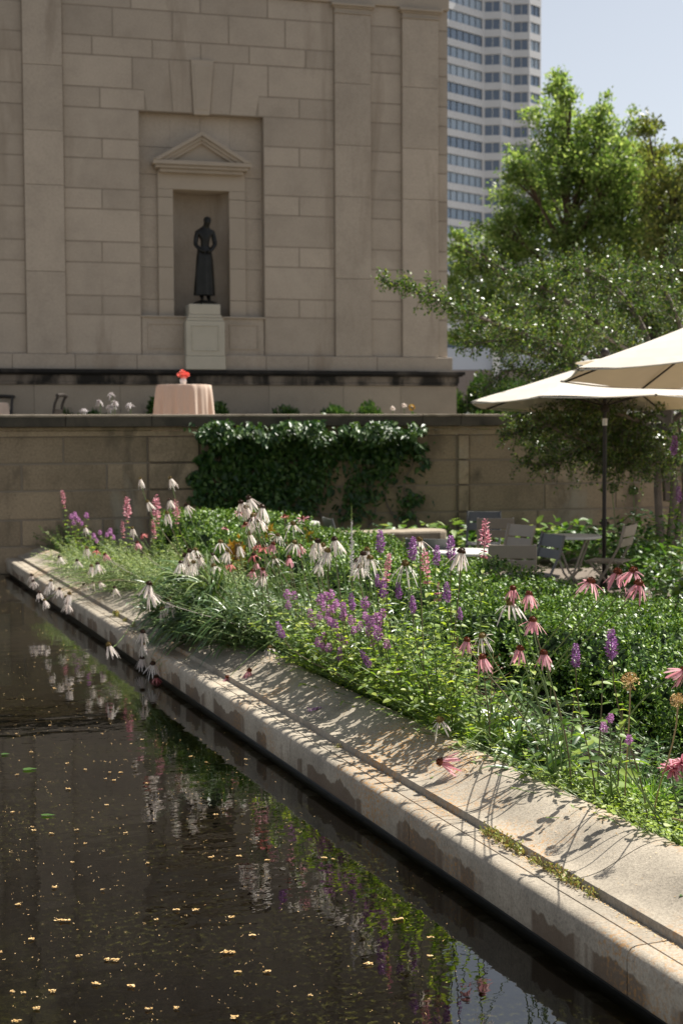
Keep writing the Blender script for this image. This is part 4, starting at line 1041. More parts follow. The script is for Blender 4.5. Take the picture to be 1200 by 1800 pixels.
for te, nn in ((HT1, 1),):                                # far end
    n = 350; P_ = np.stack([RG.uniform(HA0, HA1, n), np.full(n, te), RG.uniform(.2, .8, n)], 1); lot.append(sprigs(P_, np.tile([0, 1., .3], (n, 1)), 9, .075, .033, .018))
V, Q = join(lot); link('foliage', np_mesh('foliage', V, Q, M['hedge']), hg)

# ================================================================== shade planting in front of the garden wall
def leaf_clump(name, label, cat, p, r, h, n, L, W, mat, group, kind='ovate', droop=.35, spread=1.0):
    t = thing(name, label, cat, loc=p, group=group)
    a = RG.uniform(0, 2 * math.pi, n); f = RG.uniform(0, 1, n) ** .6
    P_ = np.stack([np.cos(a) * r * f * .75, np.sin(a) * r * f * .75, h * (1 - .6 * f ** 2) * RG.uniform(.35, 1, n)], 1)
    D_ = np.stack([np.cos(a), np.sin(a), RG.uniform(-.1, .7, n)], 1) + RG.normal(size=(n, 3)) * .35 * spread
    V, Q = leaves(P_, D_, L * RG.uniform(.6, 1.2, n), W * RG.uniform(.7, 1.2, n), droop=droop, kind=kind); link('foliage', np_mesh('foliage', V, Q, mat), t)
    mb = MB()
    for i in range(0, n, max(1, n // 14)): mb.tube([(0, 0, -.02), tuple(P_[i] * np.array([.4, .4, .6])), tuple(P_[i])], [.004, .003, .002], 4)
    mb.build('stem', M['stem'], t); return t
hp = [(560, 'left of the dark chair by the ledge'), (640, 'behind the left half of the stone ledge'), (700, 'behind the middle of the stone ledge'), (748, 'at the rounded end of the stone ledge'), (790, 'between the ledge and the slate chair'), (835, 'under the slate chair'), (940, 'right of the angled taupe chair'), (985, 'behind the round table top'), (1030, 'just left of the umbrella pole')]
for px, where in hp:
    Y = (W0 + FU * WU(px)).y - .75
    p = at(px, 757, Y); p.z = -.02
    pale = px in (700, 748, 940, 790)
    leaf_clump('hosta', ('cream-edged' if pale else 'green') + ' broad-leaved hosta ' + where, 'plant', p, .62, .62, 150, .17, .085, M['hosta'] if pale else M['fern'], 'broad-leaved plants along the wall foot')
for px, Y, h, lab in ((1120, 14.9, .75, 'leafy green plant behind the chair right of the pole'), (1165, 12.8, .75, 'leafy bright green plant at the right edge past the hedge'), (1195, 14.0, 1.0, 'tall leafy plant under the crab-apple at the right edge'), (1140, 16.4, .9, 'leafy plant at the foot of the crab-apple trunk'), (1215, 11.6, .6, 'low leafy plant cut off by the right edge'), (1080, 16.6, .75, 'dark leafy plant behind the sideways chair')):
    p = at(px, 757, Y); p.z = -.02
    leaf_clump('leafy_perennial', lab, 'plant', p, .55, h, 520, .10, .05, M['fern'], 'leafy perennials under the crab-apple', droop=.25)
def allium(px, y, Y, r, mat, stem, zb, label, group, lean=(0, 0), name='allium'):
    p = at(px, y, Y); q = Vector((p.x + lean[0], p.y + lean[1], zb))
    t = thing(name, label, 'flower', loc=q, group=group); n = 170; d = rdir(n); c = np.array(p - q)
    V, Q = quad_leaves(c + d * r * .72, d, r * .4, r * .22); V2, Q2 = quad_leaves(np.repeat(c[None], n, 0), d, r * .8, r * .035); V, Q = join([(V, Q), (V2, Q2)]); link('flower_head', np_mesh('flower_head', V, Q, mat), t)
    MB().tube([tuple(v) for v in bez((0, 0, 0), (0, 0, .3), c - np.array([0, 0, .2]), c, 8)], .005, 5).build('stem', stem, t, True)
allium(1075, 858, 15.2, .055, M['fern'], M['stem'], -.02, 'green allium globe against the dark wall, left one', 'green allium globes by the wall', (.12, 0))
allium(1112, 862, 15.2, .052, M['fern'], M['stem'], -.02, 'green allium globe against the dark wall, right one', 'green allium globes by the wall', (.1, 0))
# orange-leaved plant beyond the hedge
for px, y, Y, rx, lab in ((535, 912, 13.2, .30, 'orange-leaved bushy plant behind the hedge below the dark chair'), (408, 930, 13.0, .13, 'small orange-leaved plant left of the tall pale coneflowers'), (470, 910, 13.4, .16, 'orange-leaved plant behind the tall pale coneflowers')):
    shrub('orange_plant', lab, 'plant', px, Y, .2, rx, at(px, y, Y).z - .2 + .05, 500, .045, .022, M['orange_leaf'], 'orange-leaved plants in the hedge')
# ================================================================== flower bed
SOIL = .255
OG = sorted((a, z) for a, z in ogee if z > .2 and a < 2.82)
def surf(a):                                   # height of kerb, coping or soil under a point of the bed
    if a < 2.268: return 0.0
    if a < 2.425: return .20
    if a < 2.815: return float(np.interp(a, [q[0] for q in OG], [q[1] for q in OG]))
    return SOIL
def head_meshes(kind, seed):
    global RG
    keep = RG; RG = np.random.default_rng(seed)
    if kind == 'pale': n, zz, L, W, dr, mats = 15, -2.0, .070, .0085, .30, ('pet_pale', 'cone_olive' if seed % 2 else 'cone_dark')
    elif kind == 'spent': n, zz, L, W, dr, mats = 11, -.6, .062, .0075, .6, ('pet_pale', 'cone_olive')
    elif kind == 'pink': n, zz, L, W, dr, mats = 15, -1.7, .058, .0105, .25, ('pet_pink', 'cone_rust')
    elif kind == 'spread': n, zz, L, W, dr, mats = 16, -.75, .060, .0095, .40, ('pet_pink', 'cone_rust')
    elif kind == 'flat': n, zz, L, W, dr, mats = 14, -.05, .036, .012, .25, ('pet_rose' if seed % 2 else 'pet_pink', 'cone_rust')
    else: n, zz, L, W, dr, mats = 13, -.8, .046, .013, .3, ('pet_rose', 'cone_dark')
    a = np.linspace(0, 2 * math.pi, n, endpoint=False) + RG.normal(size=n) * .13
    P_ = np.stack([np.cos(a) * .011, np.sin(a) * .011, np.full(n, .001)], 1)
    D_ = np.stack([np.cos(a), np.sin(a), zz * RG.uniform(.75, 1.25) + RG.normal(size=n) * .40], 1) + RG.normal(size=(n, 3)) * .22
    V, Q = leaves(P_, D_, L * RG.uniform(.6, 1.12, n), W * RG.uniform(.65, 1.2, n), N=np.stack([np.cos(a) * .9, np.sin(a) * .9, np.full(n, .6)], 1), droop=dr * RG.uniform(.4, 1.4, n), fold=.12, kind='petal')
    pm = np_mesh('petals', V, Q, M[mats[0]], True)
    mb = MB(); r, h = .0145, .019
    mb.lathe([(r * .75, -.003), (r, .003), (r * .93, h * .5), (r * .62, h * .85), (.001, h)], 12)
    n = 150; u = RG.uniform(0, 1, n); ph = RG.uniform(0, 2 * math.pi, n); th = np.arccos(1 - u * 1.05)
    d = np.stack([np.sin(th) * np.cos(ph), np.sin(th) * np.sin(ph), np.cos(th)], 1)
    V, Q = quad_leaves(d * np.array([r, r, h]) * .9, d + np.array([0, 0, .35]), .0075, .0036)
    vb = np.array(mb.v); qs = [f for f in mb.f if len(f) == 4]
    V, Q = join([(vb, np.array(qs)), (V, Q)]); cm = np_mesh('cone', V, Q, M[mats[1]], False)
    RG = keep; return pm, cm
HEADS = {k: [head_meshes(k, 100 * i + j) for j in range(10)] for i, k in enumerate(('pale', 'spent', 'pink', 'spread', 'flat', 'rose'))}
LOOK = {'pale': 'pale drooping coneflower', 'spent': 'spent wispy pale coneflower', 'pink': 'pink coneflower with rust cone', 'spread': 'wide pink coneflower with rust cone', 'flat': 'flat-petalled pink flower', 'rose': 'rose-red coneflower with dark cone'}
def ordinal(i, n):
    nm = ['', 'second ', 'third ', 'fourth ', 'fifth ', 'sixth ', 'seventh ', 'eighth ']
    if n == 1: return ''
    j = n - 1 - i
    if i <= j: return 'leftmost' if i == 0 else nm[i] + 'from left'
    return 'rightmost' if j == 0 else nm[j] + 'from right'
def axis_rot(ax, spin):
    return Vector(ax).normalized().to_track_quat('Z', 'Y').to_matrix() @ Matrix.Rotation(spin, 3, 'Z')
def rm(a): return a if a < 2.5 else 2.5 + (a - 2.5) * .44
def coneflower(px, py, a, kind, size, label, group, ax=None, root=None, nleaf=5):
    a = rm(a)
    H = at_a(px, py, a); A, T_ = ab(H)
    over = A < 2.74
    if root is None:
        ra = max(2.84, A + random.uniform(-.05, .15)) if not over else random.uniform(2.86, 3.05)
        rt = T_ + random.uniform(-.18, .22)
    else: ra, rt = root
    b0_ = bed(ra, rt, SOIL - .01); h = H.z - SOIL
    if over:
        p1 = b0_ + Vector((0, 0, .30 + random.uniform(0, .12))) - BN * .10; p2 = H + BN * .16 + Vector((0, 0, random.uniform(.10, .16))) if ax is None else H - Vector(ax) * .16 + Vector((0, 0, .02))
        if H.z > .55 and ax is None:
            p1 = b0_ + Vector((0, 0, .45 * h)); p2 = H + BN * .05 - Vector((0, 0, .28 * h))
    else:
        p1 = b0_ + Vector((random.uniform(-.05, .05), random.uniform(-.05, .05), .45 * max(h, .15))); p2 = H - Vector((0, 0, .3 * max(h, .2))) + (b0_ - H) * .10
        p2.z = H.z - .3 * max(h, .2)
        if ax is not None: p2 = H - Vector(ax) * .18
    t = thing('coneflower', label, 'flower', loc=b0_, group=group)
    if ax is None:
        q = rdir(1)[0] * (.28 if not over else .35); ax = Vector((q[0], q[1], 1)) - (BN * .12 if over else Vector((0, 0, 0)))
    pts = bez(b0_, p1, p2, H - Vector(ax).normalized() * .002, 12) - np.array(b0_)
    rr = [.0036 - .0014 * i / 11 for i in range(12)]
    MB().tube([tuple(v) for v in pts], rr, 6).build('stem', M['stem'] if random.random() < .7 else M['stem_red'], t, True)
    pm, cm = random.choice(HEADS[kind]); m3 = axis_rot(ax, random.uniform(0, 6.28))
    for nm, me in (('petals', pm), ('cone', cm)):
        o = link(nm, me, t); o.matrix_local = Matrix.Translation(H - b0_) @ m3.to_4x4() @ Matrix.Scale(size, 4)
    if nleaf:
        f = RG.uniform(.03, .6, nleaf); P_ = np.array([pts[int(x * 11)] for x in f]); an = RG.uniform(0, 6.28, nleaf)
        D_ = np.stack([np.cos(an), np.sin(an), RG.uniform(.4, 1.3, nleaf)], 1)
        V, Q = leaves(P_, D_, RG.uniform(.10, .20, nleaf) * (1.1 - .6 * f), RG.uniform(.012, .02, nleaf), droop=RG.uniform(.2, .8, nleaf), kind='strap'); link('leaves', np_mesh('leaves', V, Q, M['strap']), t)
    return t
def cluster(kind, a, where, group, pts, size=1.0, nleaf=4, look=None):
    """pts: (px, py[, kind[, a[, axis]]])"""
    pts = sorted(pts, key=lambda q: q[0]); n = len(pts); kinds = [(q[2] if len(q) > 2 and q[2] else kind) for q in pts]
    for i, q in enumerate(pts):
        k = kinds[i]; same = [j for j in range(n) if kinds[j] == k]; m_ = len(same)
        aa = q[3] if len(q) > 3 and q[3] else a + random.uniform(-.12, .12) * (1 if a > 2.8 else .2)
        lab = LOOK[k] + ', ' + (ordinal(same.index(i), m_) + ' ' if m_ > 1 else '') + where
        coneflower(q[0], q[1], aa, k, size * SZ.get(k, 1) * random.uniform(.9, 1.14), lab, group, ax=q[4] if len(q) > 4 else None, nleaf=nleaf)
GC = 'coneflowers in the pool-side bed'
SZ = {'pale': .98, 'spent': 1.02, 'pink': .84, 'rose': .86, 'flat': .85}
cluster('pale', 2.75, 'standing tall against the stone wall', GC, [(247,843),(300,842),(260,883),(298,880),(294,903),(328,889)], 1.0)
cluster('pale', 2.42, 'near the far wall among purple spikes', GC, [(150,928),(233,929),(251,939,'rose'),(242,955,'pink'),(170,968,'rose'),(185,975,'pink')], .95)
cluster('pale', 2.32, 'above the farthest bare hump of coping', GC, [(105,980),(136,986),(153,964),(161,996),(172,992)], 1.05)
cluster('pale', 2.36, 'in feathery foliage past the farthest coping hump', GC, [(164,1024),(176,1024),(148,1028),(202,1034)], .9)
cluster('pale', 1.98, 'hanging over the kerb at its far end', GC, [(56,1012),(59,1022),(70,1042),(85,1030),(79,1056),(90,1022),(105,1036)], .95, 2)
cluster('pale', 1.98, 'hanging over the kerb face, second clump from the wall', GC, [(119,1062),(117,1050),(122,1045)], 1.0, 2)
cluster('pale', 2.36, 'above the middle bare hump of coping', GC, [(262,1028,None,2.03),(264,1042,None,2.06),(298,1056),(286,1072)], 1.25)
coneflower(213, 1075, 2.55, 'rose', 1.0, 'rose-red coneflower tipped sideways over the kerb before the middle hump', GC, ax=(-.9, .1, .45), nleaf=2)
coneflower(192, 1135, 1.95, 'pale', 1.2, 'white coneflower on a long bent stem reaching farthest over the water', GC, ax=(-.25, -.1, 1), root=(2.9, tpx(300, 2.9)), nleaf=2)
cluster('pale', 2.24, 'in the clump hanging over the water mid-kerb', GC, [(251,1112),(252,1134),(250,1158),(269,1168),(275,1192,'rose')], 1.15, 2)
cluster('pale', 2.50, 'lying on the kerb by the strap-leaved clump', GC, [(296,1106),(306,1118,'spent'),(324,1114,'spent'),(314,1168,'spent',2.33)], 1.1, 3)
cluster('pale', 2.56, 'drooping onto the coping at the strap leaves', GC, [(402,1136,None,2.75),(438,1180,'pink'),(400,1192,'pink',2.42),(475,1140,'spent',2.72)], 1.05, 3)
cluster('pale', 2.95, 'in the tallest clump before the vine', GC, [(424,884),(438,877),(433,893),(461,893),(457,916,'spent'),(440,916),(446,908,'spent')], 1.1)
cluster('flat', 2.95, 'in the tallest clump before the vine', GC, [(420,902),(448,905),(432,922)], 1.0, 2)
cluster('flat', 3.3, 'near the orange-leaved plant', GC, [(533,912),(396,930),(500,908)], 1.0, 2)
cluster('pale', 2.5, 'at the left end of the dense middle clump', GC, [(318,990),(326,978),(334,970),(340,990),(330,996),(344,968,'spent'),(350,980)], 1.1)
cluster('pale', 3.15, 'along the top of the dense middle clump', GC, [(374,976),(388,954,'spent'),(400,970),(420,960),(376,996,'spent'),(439,940)], 1.05)
cluster('spent', 3.0, 'low in the dense middle clump', GC, [(343,1020,'pale'),(306,1032)], 1.0)
cluster('rose', 3.15, 'in the dark-coned knot of the middle clump', GC, [(454,958),(464,962),(446,976),(404,992)], 1.05)
cluster('pink', 3.1, 'low beside the dark-coned knot', GC, [(462,1002),(444,1004),(450,990)], 1.0)
cluster('pink', 3.2, 'right of the dark-coned knot', GC, [(480,957),(527,961),(508,981)], 1.0)
cluster('pale', 3.15, 'scattered right of the dark-coned knot', GC, [(482,982,'spent'),(462,1012),(515,922,'spent'),(488,942,'spent'),(518,955,'spent')], 1.0)
cluster('pale', 3.2, 'in the white clump on curved pale stems', GC, [(558,953),(575,970),(588,950),(562,992),(550,963),(568,960)], 1.05)
cluster('pale', 3.15, 'beside the tall white flower spike', GC, [(638,975),(633,998,'spent'),(650,983,'spent'),(645,968),(628,988)], 1.1)
cluster('pale', 3.3, 'above the hedge among purple spikes', GC, [(737,951,'spent'),(712,993,'spent'),(810,972)], 1.1)
cluster('pink', 2.95, 'right of the tall leafy hyssop stand', GC, [(820,1127),(848,1157)], 1.05)
coneflower(848, 1120, 2.98, 'spent', .95, 'spent white coneflower just above two pink ones beside the hyssop stand', GC, nleaf=2)
coneflower(773, 1268, 2.80, 'spent', 1.1, 'faded pinkish coneflower drooping at the coping crest below the hyssop stand', GC, ax=(-.2, -.2, 1), nleaf=0)
coneflower(776, 1340, 2.56, 'pink', 1.15, 'pink coneflower lying sideways over bare coping, its shadow beside it', GC, ax=(-.95, -.1, .22), root=(2.84, tpx(880, 2.84)), nleaf=2)
cluster('pink', 2.98, 'in the five-headed group before the dark hedge', GC, [(901,1036),(929,1046),(936,1092),(913,1142),(955,1150)], 1.1, 4)
coneflower(897, 1062, 3.0, 'spent', 1.15, 'spent white coneflower under the top left pink head before the hedge', GC, nleaf=2)
rt_ = (3.0, tpx(905, 3.0))
for px, py, k, lab in ((1037, 1024, 'spread', 'wide pink coneflower alone on a leaning stem over the hedge'), (1084, 1008, 'pink', 'pink coneflower left of the leaning pair at the hedge top'), (1112, 1006, 'spread', 'topmost pink coneflower of the leaning pair at right'), (1121, 1028, 'pink', 'lower pink coneflower of the leaning pair at right')):
    coneflower(px, py, 3.02, k, .98, lab, GC, ax=(.25, -.05, 1), root=(3.05, tpx(900 + (px - 1037) * .25, 3.05)), nleaf=3)
coneflower(1199, 1180, 3.0, 'pink', .9, 'pink flower head cut by the right edge on a thick slanting stem', GC, ax=(.8, 0, .5), root=(2.95, tpx(1085, 2.95)), nleaf=0)

# ------------------------------------------------------------------ flower spikes
def spike_mesh(kind, seed):
    global RG
    keep = RG; RG = np.random.default_rng(seed + 900); P_ = []; D_ = []; L_ = []
    Lt, r, dz, fl, m_ = {'purple': (.135, .021, .0075, .016, 'fl_purple'), 'lilac': (.068, .022, .0078, .015, 'fl_lilac'), 'pink': (.15, .021, .012, .021, 'fl_pink'), 'white': (.30, .010, .011, .010, 'fl_white'), 'seed': (.28, .006, .012, .008, 'grey_leaf')}[kind]
    z = 0.0
    while z < Lt:
        f = z / Lt; pr = r * (min(1, .55 + f * 2.5) if f < .2 else 1 - .62 * ((f - .2) / .8) ** 1.8) * RG.uniform(.85, 1.12)
        if kind == 'lilac' and RG.random() < .12: z += dz; continue
        if kind == 'pink' and RG.random() < .15: z += dz; continue
        k = {'purple': 13, 'lilac': 13, 'pink': 9, 'white': 8, 'seed': 3}[kind]
        for a in RG.uniform(0, 6.28, k):
            P_.append((math.cos(a) * pr * .5, math.sin(a) * pr * .5, z + RG.normal() * dz * .3)); D_.append((math.cos(a), math.sin(a), RG.uniform(-.1, .8))); L_.append(pr * .55 + fl * RG.uniform(.4, 1.0) * (1 - .4 * f))
        z += dz
    n = len(P_); L_ = np.array(L_)
    V, Q = quad_leaves(np.array(P_), np.array(D_), L_ * RG.uniform(.7, 1.25, n), L_ * .48, bend=.1)
    mb = MB(); mb.tube([(0, 0, -.01), (0, 0, Lt * .97)], [.0035, .002], 5, cap=False)
    V, Q = join([(np.array(mb.v), np.array(mb.f)), (V, Q)])
    RG = keep; return np_mesh('flower_spike', V, Q, M[m_]), Lt
SPIKES = {k: [spike_mesh(k, 50 * i + j) for j in range(5)] for i, k in enumerate(('purple', 'lilac', 'pink', 'white', 'seed'))}
SLOOK = {'purple': 'purple hyssop spike', 'lilac': 'stubby lilac betony spike', 'pink': 'pink hyssop spike', 'white': 'slender whitish flower spike'}
SNAME = {'purple': 'hyssop', 'lilac': 'betony', 'pink': 'hyssop', 'white': 'culver_root'}
def leaf_pairs(pts, f0, f1, n, L, W, kind='serr'):
    P_ = []; D_ = []; N_ = []; m_ = len(pts) - 1; an = random.uniform(0, 3.14)
    for i in range(n):
        f = f0 + (f1 - f0) * (i + random.uniform(-.2, .2)) / max(1, n - 1); f = min(.99, max(.02, f)); j = int(f * m_)
        p = pts[j] + (pts[j + 1] - pts[j]) * (f * m_ - j); an += math.pi / 2 + random.uniform(-.3, .3)
        for s in (0, math.pi): P_.append(p); D_.append((math.cos(an + s), math.sin(an + s), random.uniform(-.1, .55)))
    k = len(P_); sc = np.repeat(1.15 - .55 * np.linspace(0, 1, n), 2) * RG.uniform(.75, 1.15, k)
    return leaves(np.array(P_), np.array(D_), L * sc, W * sc, droop=RG.uniform(.1, .6, k), fold=.12, kind=kind)
def spike(px, py, a, kind, k, label, group, lean=None, root=None, leaf=True, Y=None, zroot=SOIL):
    me, Lt = random.choice(SPIKES[kind]); Lr = Lt * k
    a = rm(a) if Y is None else a
    C_ = at_a(px, py, a) if Y is None else at(px, py, Y)
    ax = Vector((random.uniform(-.10, .10), random.uniform(-.10, .10), 1)) if lean is None else Vector(lean)
    ax.normalize(); B_ = C_ - ax * Lr * .5; A, T_ = ab(B_)
    if root is None:
        ra = A + random.uniform(-.08, .12) - ax.x * .1
        if Y is None: ra = max(2.86, ra)
        b0_ = bed(ra, T_ + random.uniform(-.10, .10), zroot - .01)
    else: b0_ = bed(root[0], root[1], zroot - .01)
    h = max(.08, B_.z - b0_.z)
    t = thing(SNAME[kind], label, 'flower', loc=b0_, group=group)
    pts = bez(b0_, b0_ + Vector((0, 0, h * .4)), B_ - ax * h * .4, B_, 10) - np.array(b0_)
    MB().tube([tuple(v) for v in pts], [.0034 - .0010 * i / 9 for i in range(10)], 5).build('stem', M['stem'] if random.random() < .6 else M['stem_red'], t, True)
    o = link('flower_spike', me, t); o.matrix_local = Matrix.Translation(B_ - b0_) @ axis_rot(ax, random.uniform(0, 6.28)).to_4x4() @ Matrix.Scale(k, 4)
    if kind == 'pink':
        n = 26; P_ = np.array([pts[-1]] * n) - np.outer(RG.choice([.02, .045, .05], n), np.array(ax)); an = RG.uniform(0, 6.28, n)
        V, Q = quad_leaves(P_, np.stack([np.cos(an), np.sin(an), RG.uniform(-.1, .4, n)], 1), RG.uniform(.015, .03, n), .008); link('floret_whorl', np_mesh('floret_whorl', V, Q, M['fl_pink']), t)
    if leaf:
        n = max(3, int(h / .055)); V, Q = leaf_pairs(pts, .12, .97, n, .058, .034); link('leaves', np_mesh('leaves', V, Q, M['hyssop_leaf']), t)
    return t
def spikes(kind, a, where, group, pts, k=1.0, leaf=True):
    pts = sorted(pts); n = len(pts)
    for i, q in enumerate(pts):
        spike(q[0], q[1], (q[3] if len(q) > 3 and q[3] else a + random.uniform(-.10, .10)), kind, KS[kind] * k * (q[2] if len(q) > 2 and q[2] else random.uniform(.85, 1.15)), SLOOK[kind] + ', ' + (ordinal(i, n) + ' ' if n > 1 else '') + where, GS[kind], leaf=leaf, lean=q[4] if len(q) > 4 else None)
KS = {'purple': .86, 'lilac': .78, 'pink': .88, 'white': 1}
GS = {'purple': 'purple hyssop spikes', 'lilac': 'lilac betony spikes', 'pink': 'pink hyssop spikes', 'white': 'white spikes'}
spikes('pink', 3.15, 'rising in front of the wall at far left', None, [(111,874,1.2),(82,930,1.2),(224,892,1.5),(275,890,1.5),(310,894,1.1),(216,925,.9),(270,925,.9)])
spikes('purple', 3.0, 'against the wall at the far corner of the bed', None, [(64,934,.9),(40,941,.9),(52,958,.8),(18,951,.9),(36,962,.8),(13,972,.8,2.75),(10,996,.9,2.6)])
spikes('lilac', 3.1, 'in the far purple clump before the wall', None, [(126,908),(132,905,1.2),(138,913),(152,906),(144,920),(130,918,1.1)], 1.05)
spikes('lilac', 3.1, 'in the second far clump below the wall', None, [(176,936),(194,934,1.2),(188,940),(165,942),(200,944),(170,950)], 1.0)
spikes('purple', 3.25, 'in the row rising above the hedge line', None, [(668,950,1.05),(725,963,1.0),(767,975,.8),(792,962,1.0)])
spikes('purple', 3.1, 'in the middle tier of the hyssop stand', None, [(674,1032,.9),(700,1037,.75),(725,1062,.75),(785,1040,.8),(808,1078,.5),(618,1057,.8),(663,1020,.6)])
spikes('purple', 2.92, 'leaning low at the front of the hyssop stand', None, [(492,1107,.8,2.3,(-.35,-.1,1)),(597,1150,.7),(642,1157,.8,2.55,(-.6,-.1,1))])
spikes('pink', 3.15, 'in the hyssop stand before the hedge', None, [(682,988,.7),(747,986,.9),(677,1006,.4),(770,1030,.3)])
spikes('pink', 3.2, 'tall and alone before the taupe chair', None, [(852,937,.95)])
spikes('purple', 2.97, 'of the two standing before the dark hedge', None, [(1011,1151,.78),(1074,1131,.95)])
BT1 = [(505,1044),(517,1047),(507,1063),(545,1078),(550,1093)]; BT2 = [(563,1053),(573,1048),(582,1044),(570,1066),(580,1073),(590,1062)]
BT3 = [(562,1083),(603,1066),(603,1081),(588,1098),(580,1092),(575,1084)]; BT4 = [(560,1128),(570,1118),(578,1140),(605,1128),(566,1138),(596,1120)]
BT5 = [(642,1060,1.3),(642,1083),(650,1092),(662,1090,1.5),(663,1112,1.3),(648,1108),(633,1100),(618,1090),(672,1078)]
spikes('lilac', 3.05, 'in the small group left of the big one', None, BT1, 1.0)
spikes('lilac', 3.02, 'along the top of the big lilac clump', None, BT2, 1.05)
spikes('lilac', 2.98, 'in the middle of the big lilac clump', None, BT3, 1.0)
spikes('lilac', 2.92, 'at the bottom of the big lilac clump', None, BT4, 1.0)
spikes('lilac', 3.02, 'in the right half of the big lilac clump', None, BT5, 1.0)
spikes('lilac', 2.98, 'right of the big lilac clump among leaves', None, [(680,1132),(622,1108),(700,1180,.6),(655,1130,.7)], 1.0)
spikes('lilac', 2.96, 'low among leaves at the right', None, [(1072,1262,.8),(1060,1278,.9),(1105,1300,.8)], .8, False)
spike(618, 962, 3.2, 'white', 1.0, 'tall slender white spike with green tip before the ledge', 'white spikes', lean=(0, 0, 1))
o = link('seed_tip', SPIKES['seed'][0][0], [q for q in SC.objects if q.name.startswith('culver_root')][-1]); q = o.parent
C_ = at_a(618, 920, 3.2); o.matrix_local = Matrix.Translation(C_ - q.location - Vector((0, 0, .16)))
spike(1184, 782, 0, 'purple', 1.25, 'purple spike at the right edge in front of the crab-apple', 'purple hyssop spikes', Y=12.2, root=(ab(at(1184, 800, 12.2))[0], ab(at(1184, 800, 12.2))[1]), zroot=0)
spike(1192, 868, 0, 'purple', 1.0, 'lower purple spike at the right edge under the crab-apple', 'purple hyssop spikes', Y=12.2, root=(ab(at(1192, 800, 12.2))[0], ab(at(1192, 800, 12.2))[1]), zroot=0)
# bee balm, dried heads, sticks at the right edge
def tuft_flower(px, py, a, r, mat, label, name, droop=.2):
    H = at_a(px, py, a); A, T_ = ab(H); b0_ = bed(A + .03, T_ - .03, SOIL - .01)
    t = thing(name, label, 'flower', loc=b0_); n = 46; d = rdir(n); d[:, 2] = d[:, 2] * .5 + .2
    V, Q = leaves(np.tile(np.array(H - b0_), (n, 1)), d, r * RG.uniform(.6, 1.1, n), r * .22, droop=droop, kind='petal'); link('flower_head', np_mesh('flower_head', V, Q, mat), t)
    MB().tube([tuple(v) for v in bez((0, 0, 0), (0, 0, .1), H - b0_ - Vector((0, 0, .1)), H - b0_, 8)], .003, 5).build('stem', M['stem'], t, True)
tuft_flower(1180, 1350, 2.93, .055, M['fl_pink'], 'shaggy pink bee balm low at the right edge', 'bee_balm'); tuft_flower(1197, 1340, 2.95, .05, M['fl_pink'], 'shaggy pink bee balm cut by the right edge', 'bee_balm')
for px, py, a, r, pr, lab in ((1107, 1198, 2.85, .034, (1100, 2.95), 'dry tan allium head on a straight straw stem at right'), (1191, 1232, 2.85, .028, (1150, 2.93), 'dry tan allium head near the right edge on a pale stem')):
    H = at_a(px, py, a); b0_ = bed(pr[1], tpx(pr[0], pr[1]), SOIL - .01); t = thing('dried_allium', lab, 'flower', loc=b0_, group='dried allium heads')
    n = 130; d = rdir(n); d[:, 2] = d[:, 2] * .8 + .25; d = unit(d); c = np.array(H - b0_)
    V1, Q1 = quad_leaves(np.repeat(c[None], n, 0), d, r, .0016); V2, Q2 = quad_leaves(c + d * r * .85, d, r * .26, r * .2); V, Q = join([(V1, Q1), (V2, Q2)]); link('flower_head', np_mesh('flower_head', V, Q, M['catkin']), t)
    MB().tube([tuple(v) for v in bez((0, 0, 0), (0, 0, .2), c - np.array([0, 0, .2]), c, 8)], .003, 5).build('stem', M['straw'], t, True)
p, q = bed(2.93, tpx(1150, 2.93), .30), bed(2.95, tpx(1225, 2.95), .335)
o = MB().tube([p, p.lerp(q, .5) + Vector((0, 0, .008)), q], [.0035, .0042, .0038], 6).build('dry_stick', M['straw'], None, True); tag(o, 'dry tan stick lying across lime ground cover at right edge', 'stick')

# ------------------------------------------------------------------ leafy masses of the bed
def mass(name, label, cat, n, tr, ar, hr, mats, leaf=('serr', .055, .032), step=.055, lean=.25, seed=1, zfun=surf, arch=0.0, stem=True, f0=.1):
    rr = random.Random(seed); parts = []; mb = MB()
    for i in range(n):
        t = rr.uniform(*tr); a = rr.uniform(*ar); ra = max(2.83, a)
        b0_ = bed(ra, t, zfun(ra) - .01); h = rr.uniform(*hr)
        tip = bed(a - rr.uniform(0, lean) * (1 if rr.random() < .65 else -.6), t + rr.uniform(-lean, lean) * .8, 0); tip.z = max(surf(ab(tip)[0]) + .04, SOIL + h * rr.uniform(.75, 1.0) - arch * h)
        pts = bez(b0_, b0_ + Vector((0, 0, h * .6)), tip + Vector((0, 0, arch * h * 1.2 - h * .15 * (1 - arch))), tip, 7)
        mb.tube([tuple(v) for v in pts], [.0028 - .0014 * k / 6 for k in range(7)], 4, cap=False)
        parts.append(leaf_pairs(pts, f0, .98, max(2, int(h / step)), leaf[1] * rr.uniform(.7, 1.25), leaf[2] * rr.uniform(.7, 1.2), leaf[0]))
    V, Q = join(parts)
    o = link(name, np_mesh(name, V, Q, M[mats]))
    tag(o, label, cat, kind='stuff')
    if stem: s = mb.build(name.split('_')[0] + '_stem', M['stem'], o); s['kind'] = 'stuff'
    return o
tp = lambda px, a=3.0: tpx(px, a)
mass('hyssop_foliage', 'yellow-green serrated hyssop leaves massed at the middle of the bed', 'foliage', 250, (tp(800, 2.75), tp(500, 2.75)), (2.62, 3.10), (.18, .58), 'hyssop_leaf', seed=2)
mass('betony_foliage', 'bright green leaves in front of the purple spikes along the coping', 'foliage', 110, (tp(760, 2.8), tp(540, 2.8)), (2.76, 3.0), (.07, .24), 'hyssop_leaf', leaf=('serr', .05, .03), seed=3)
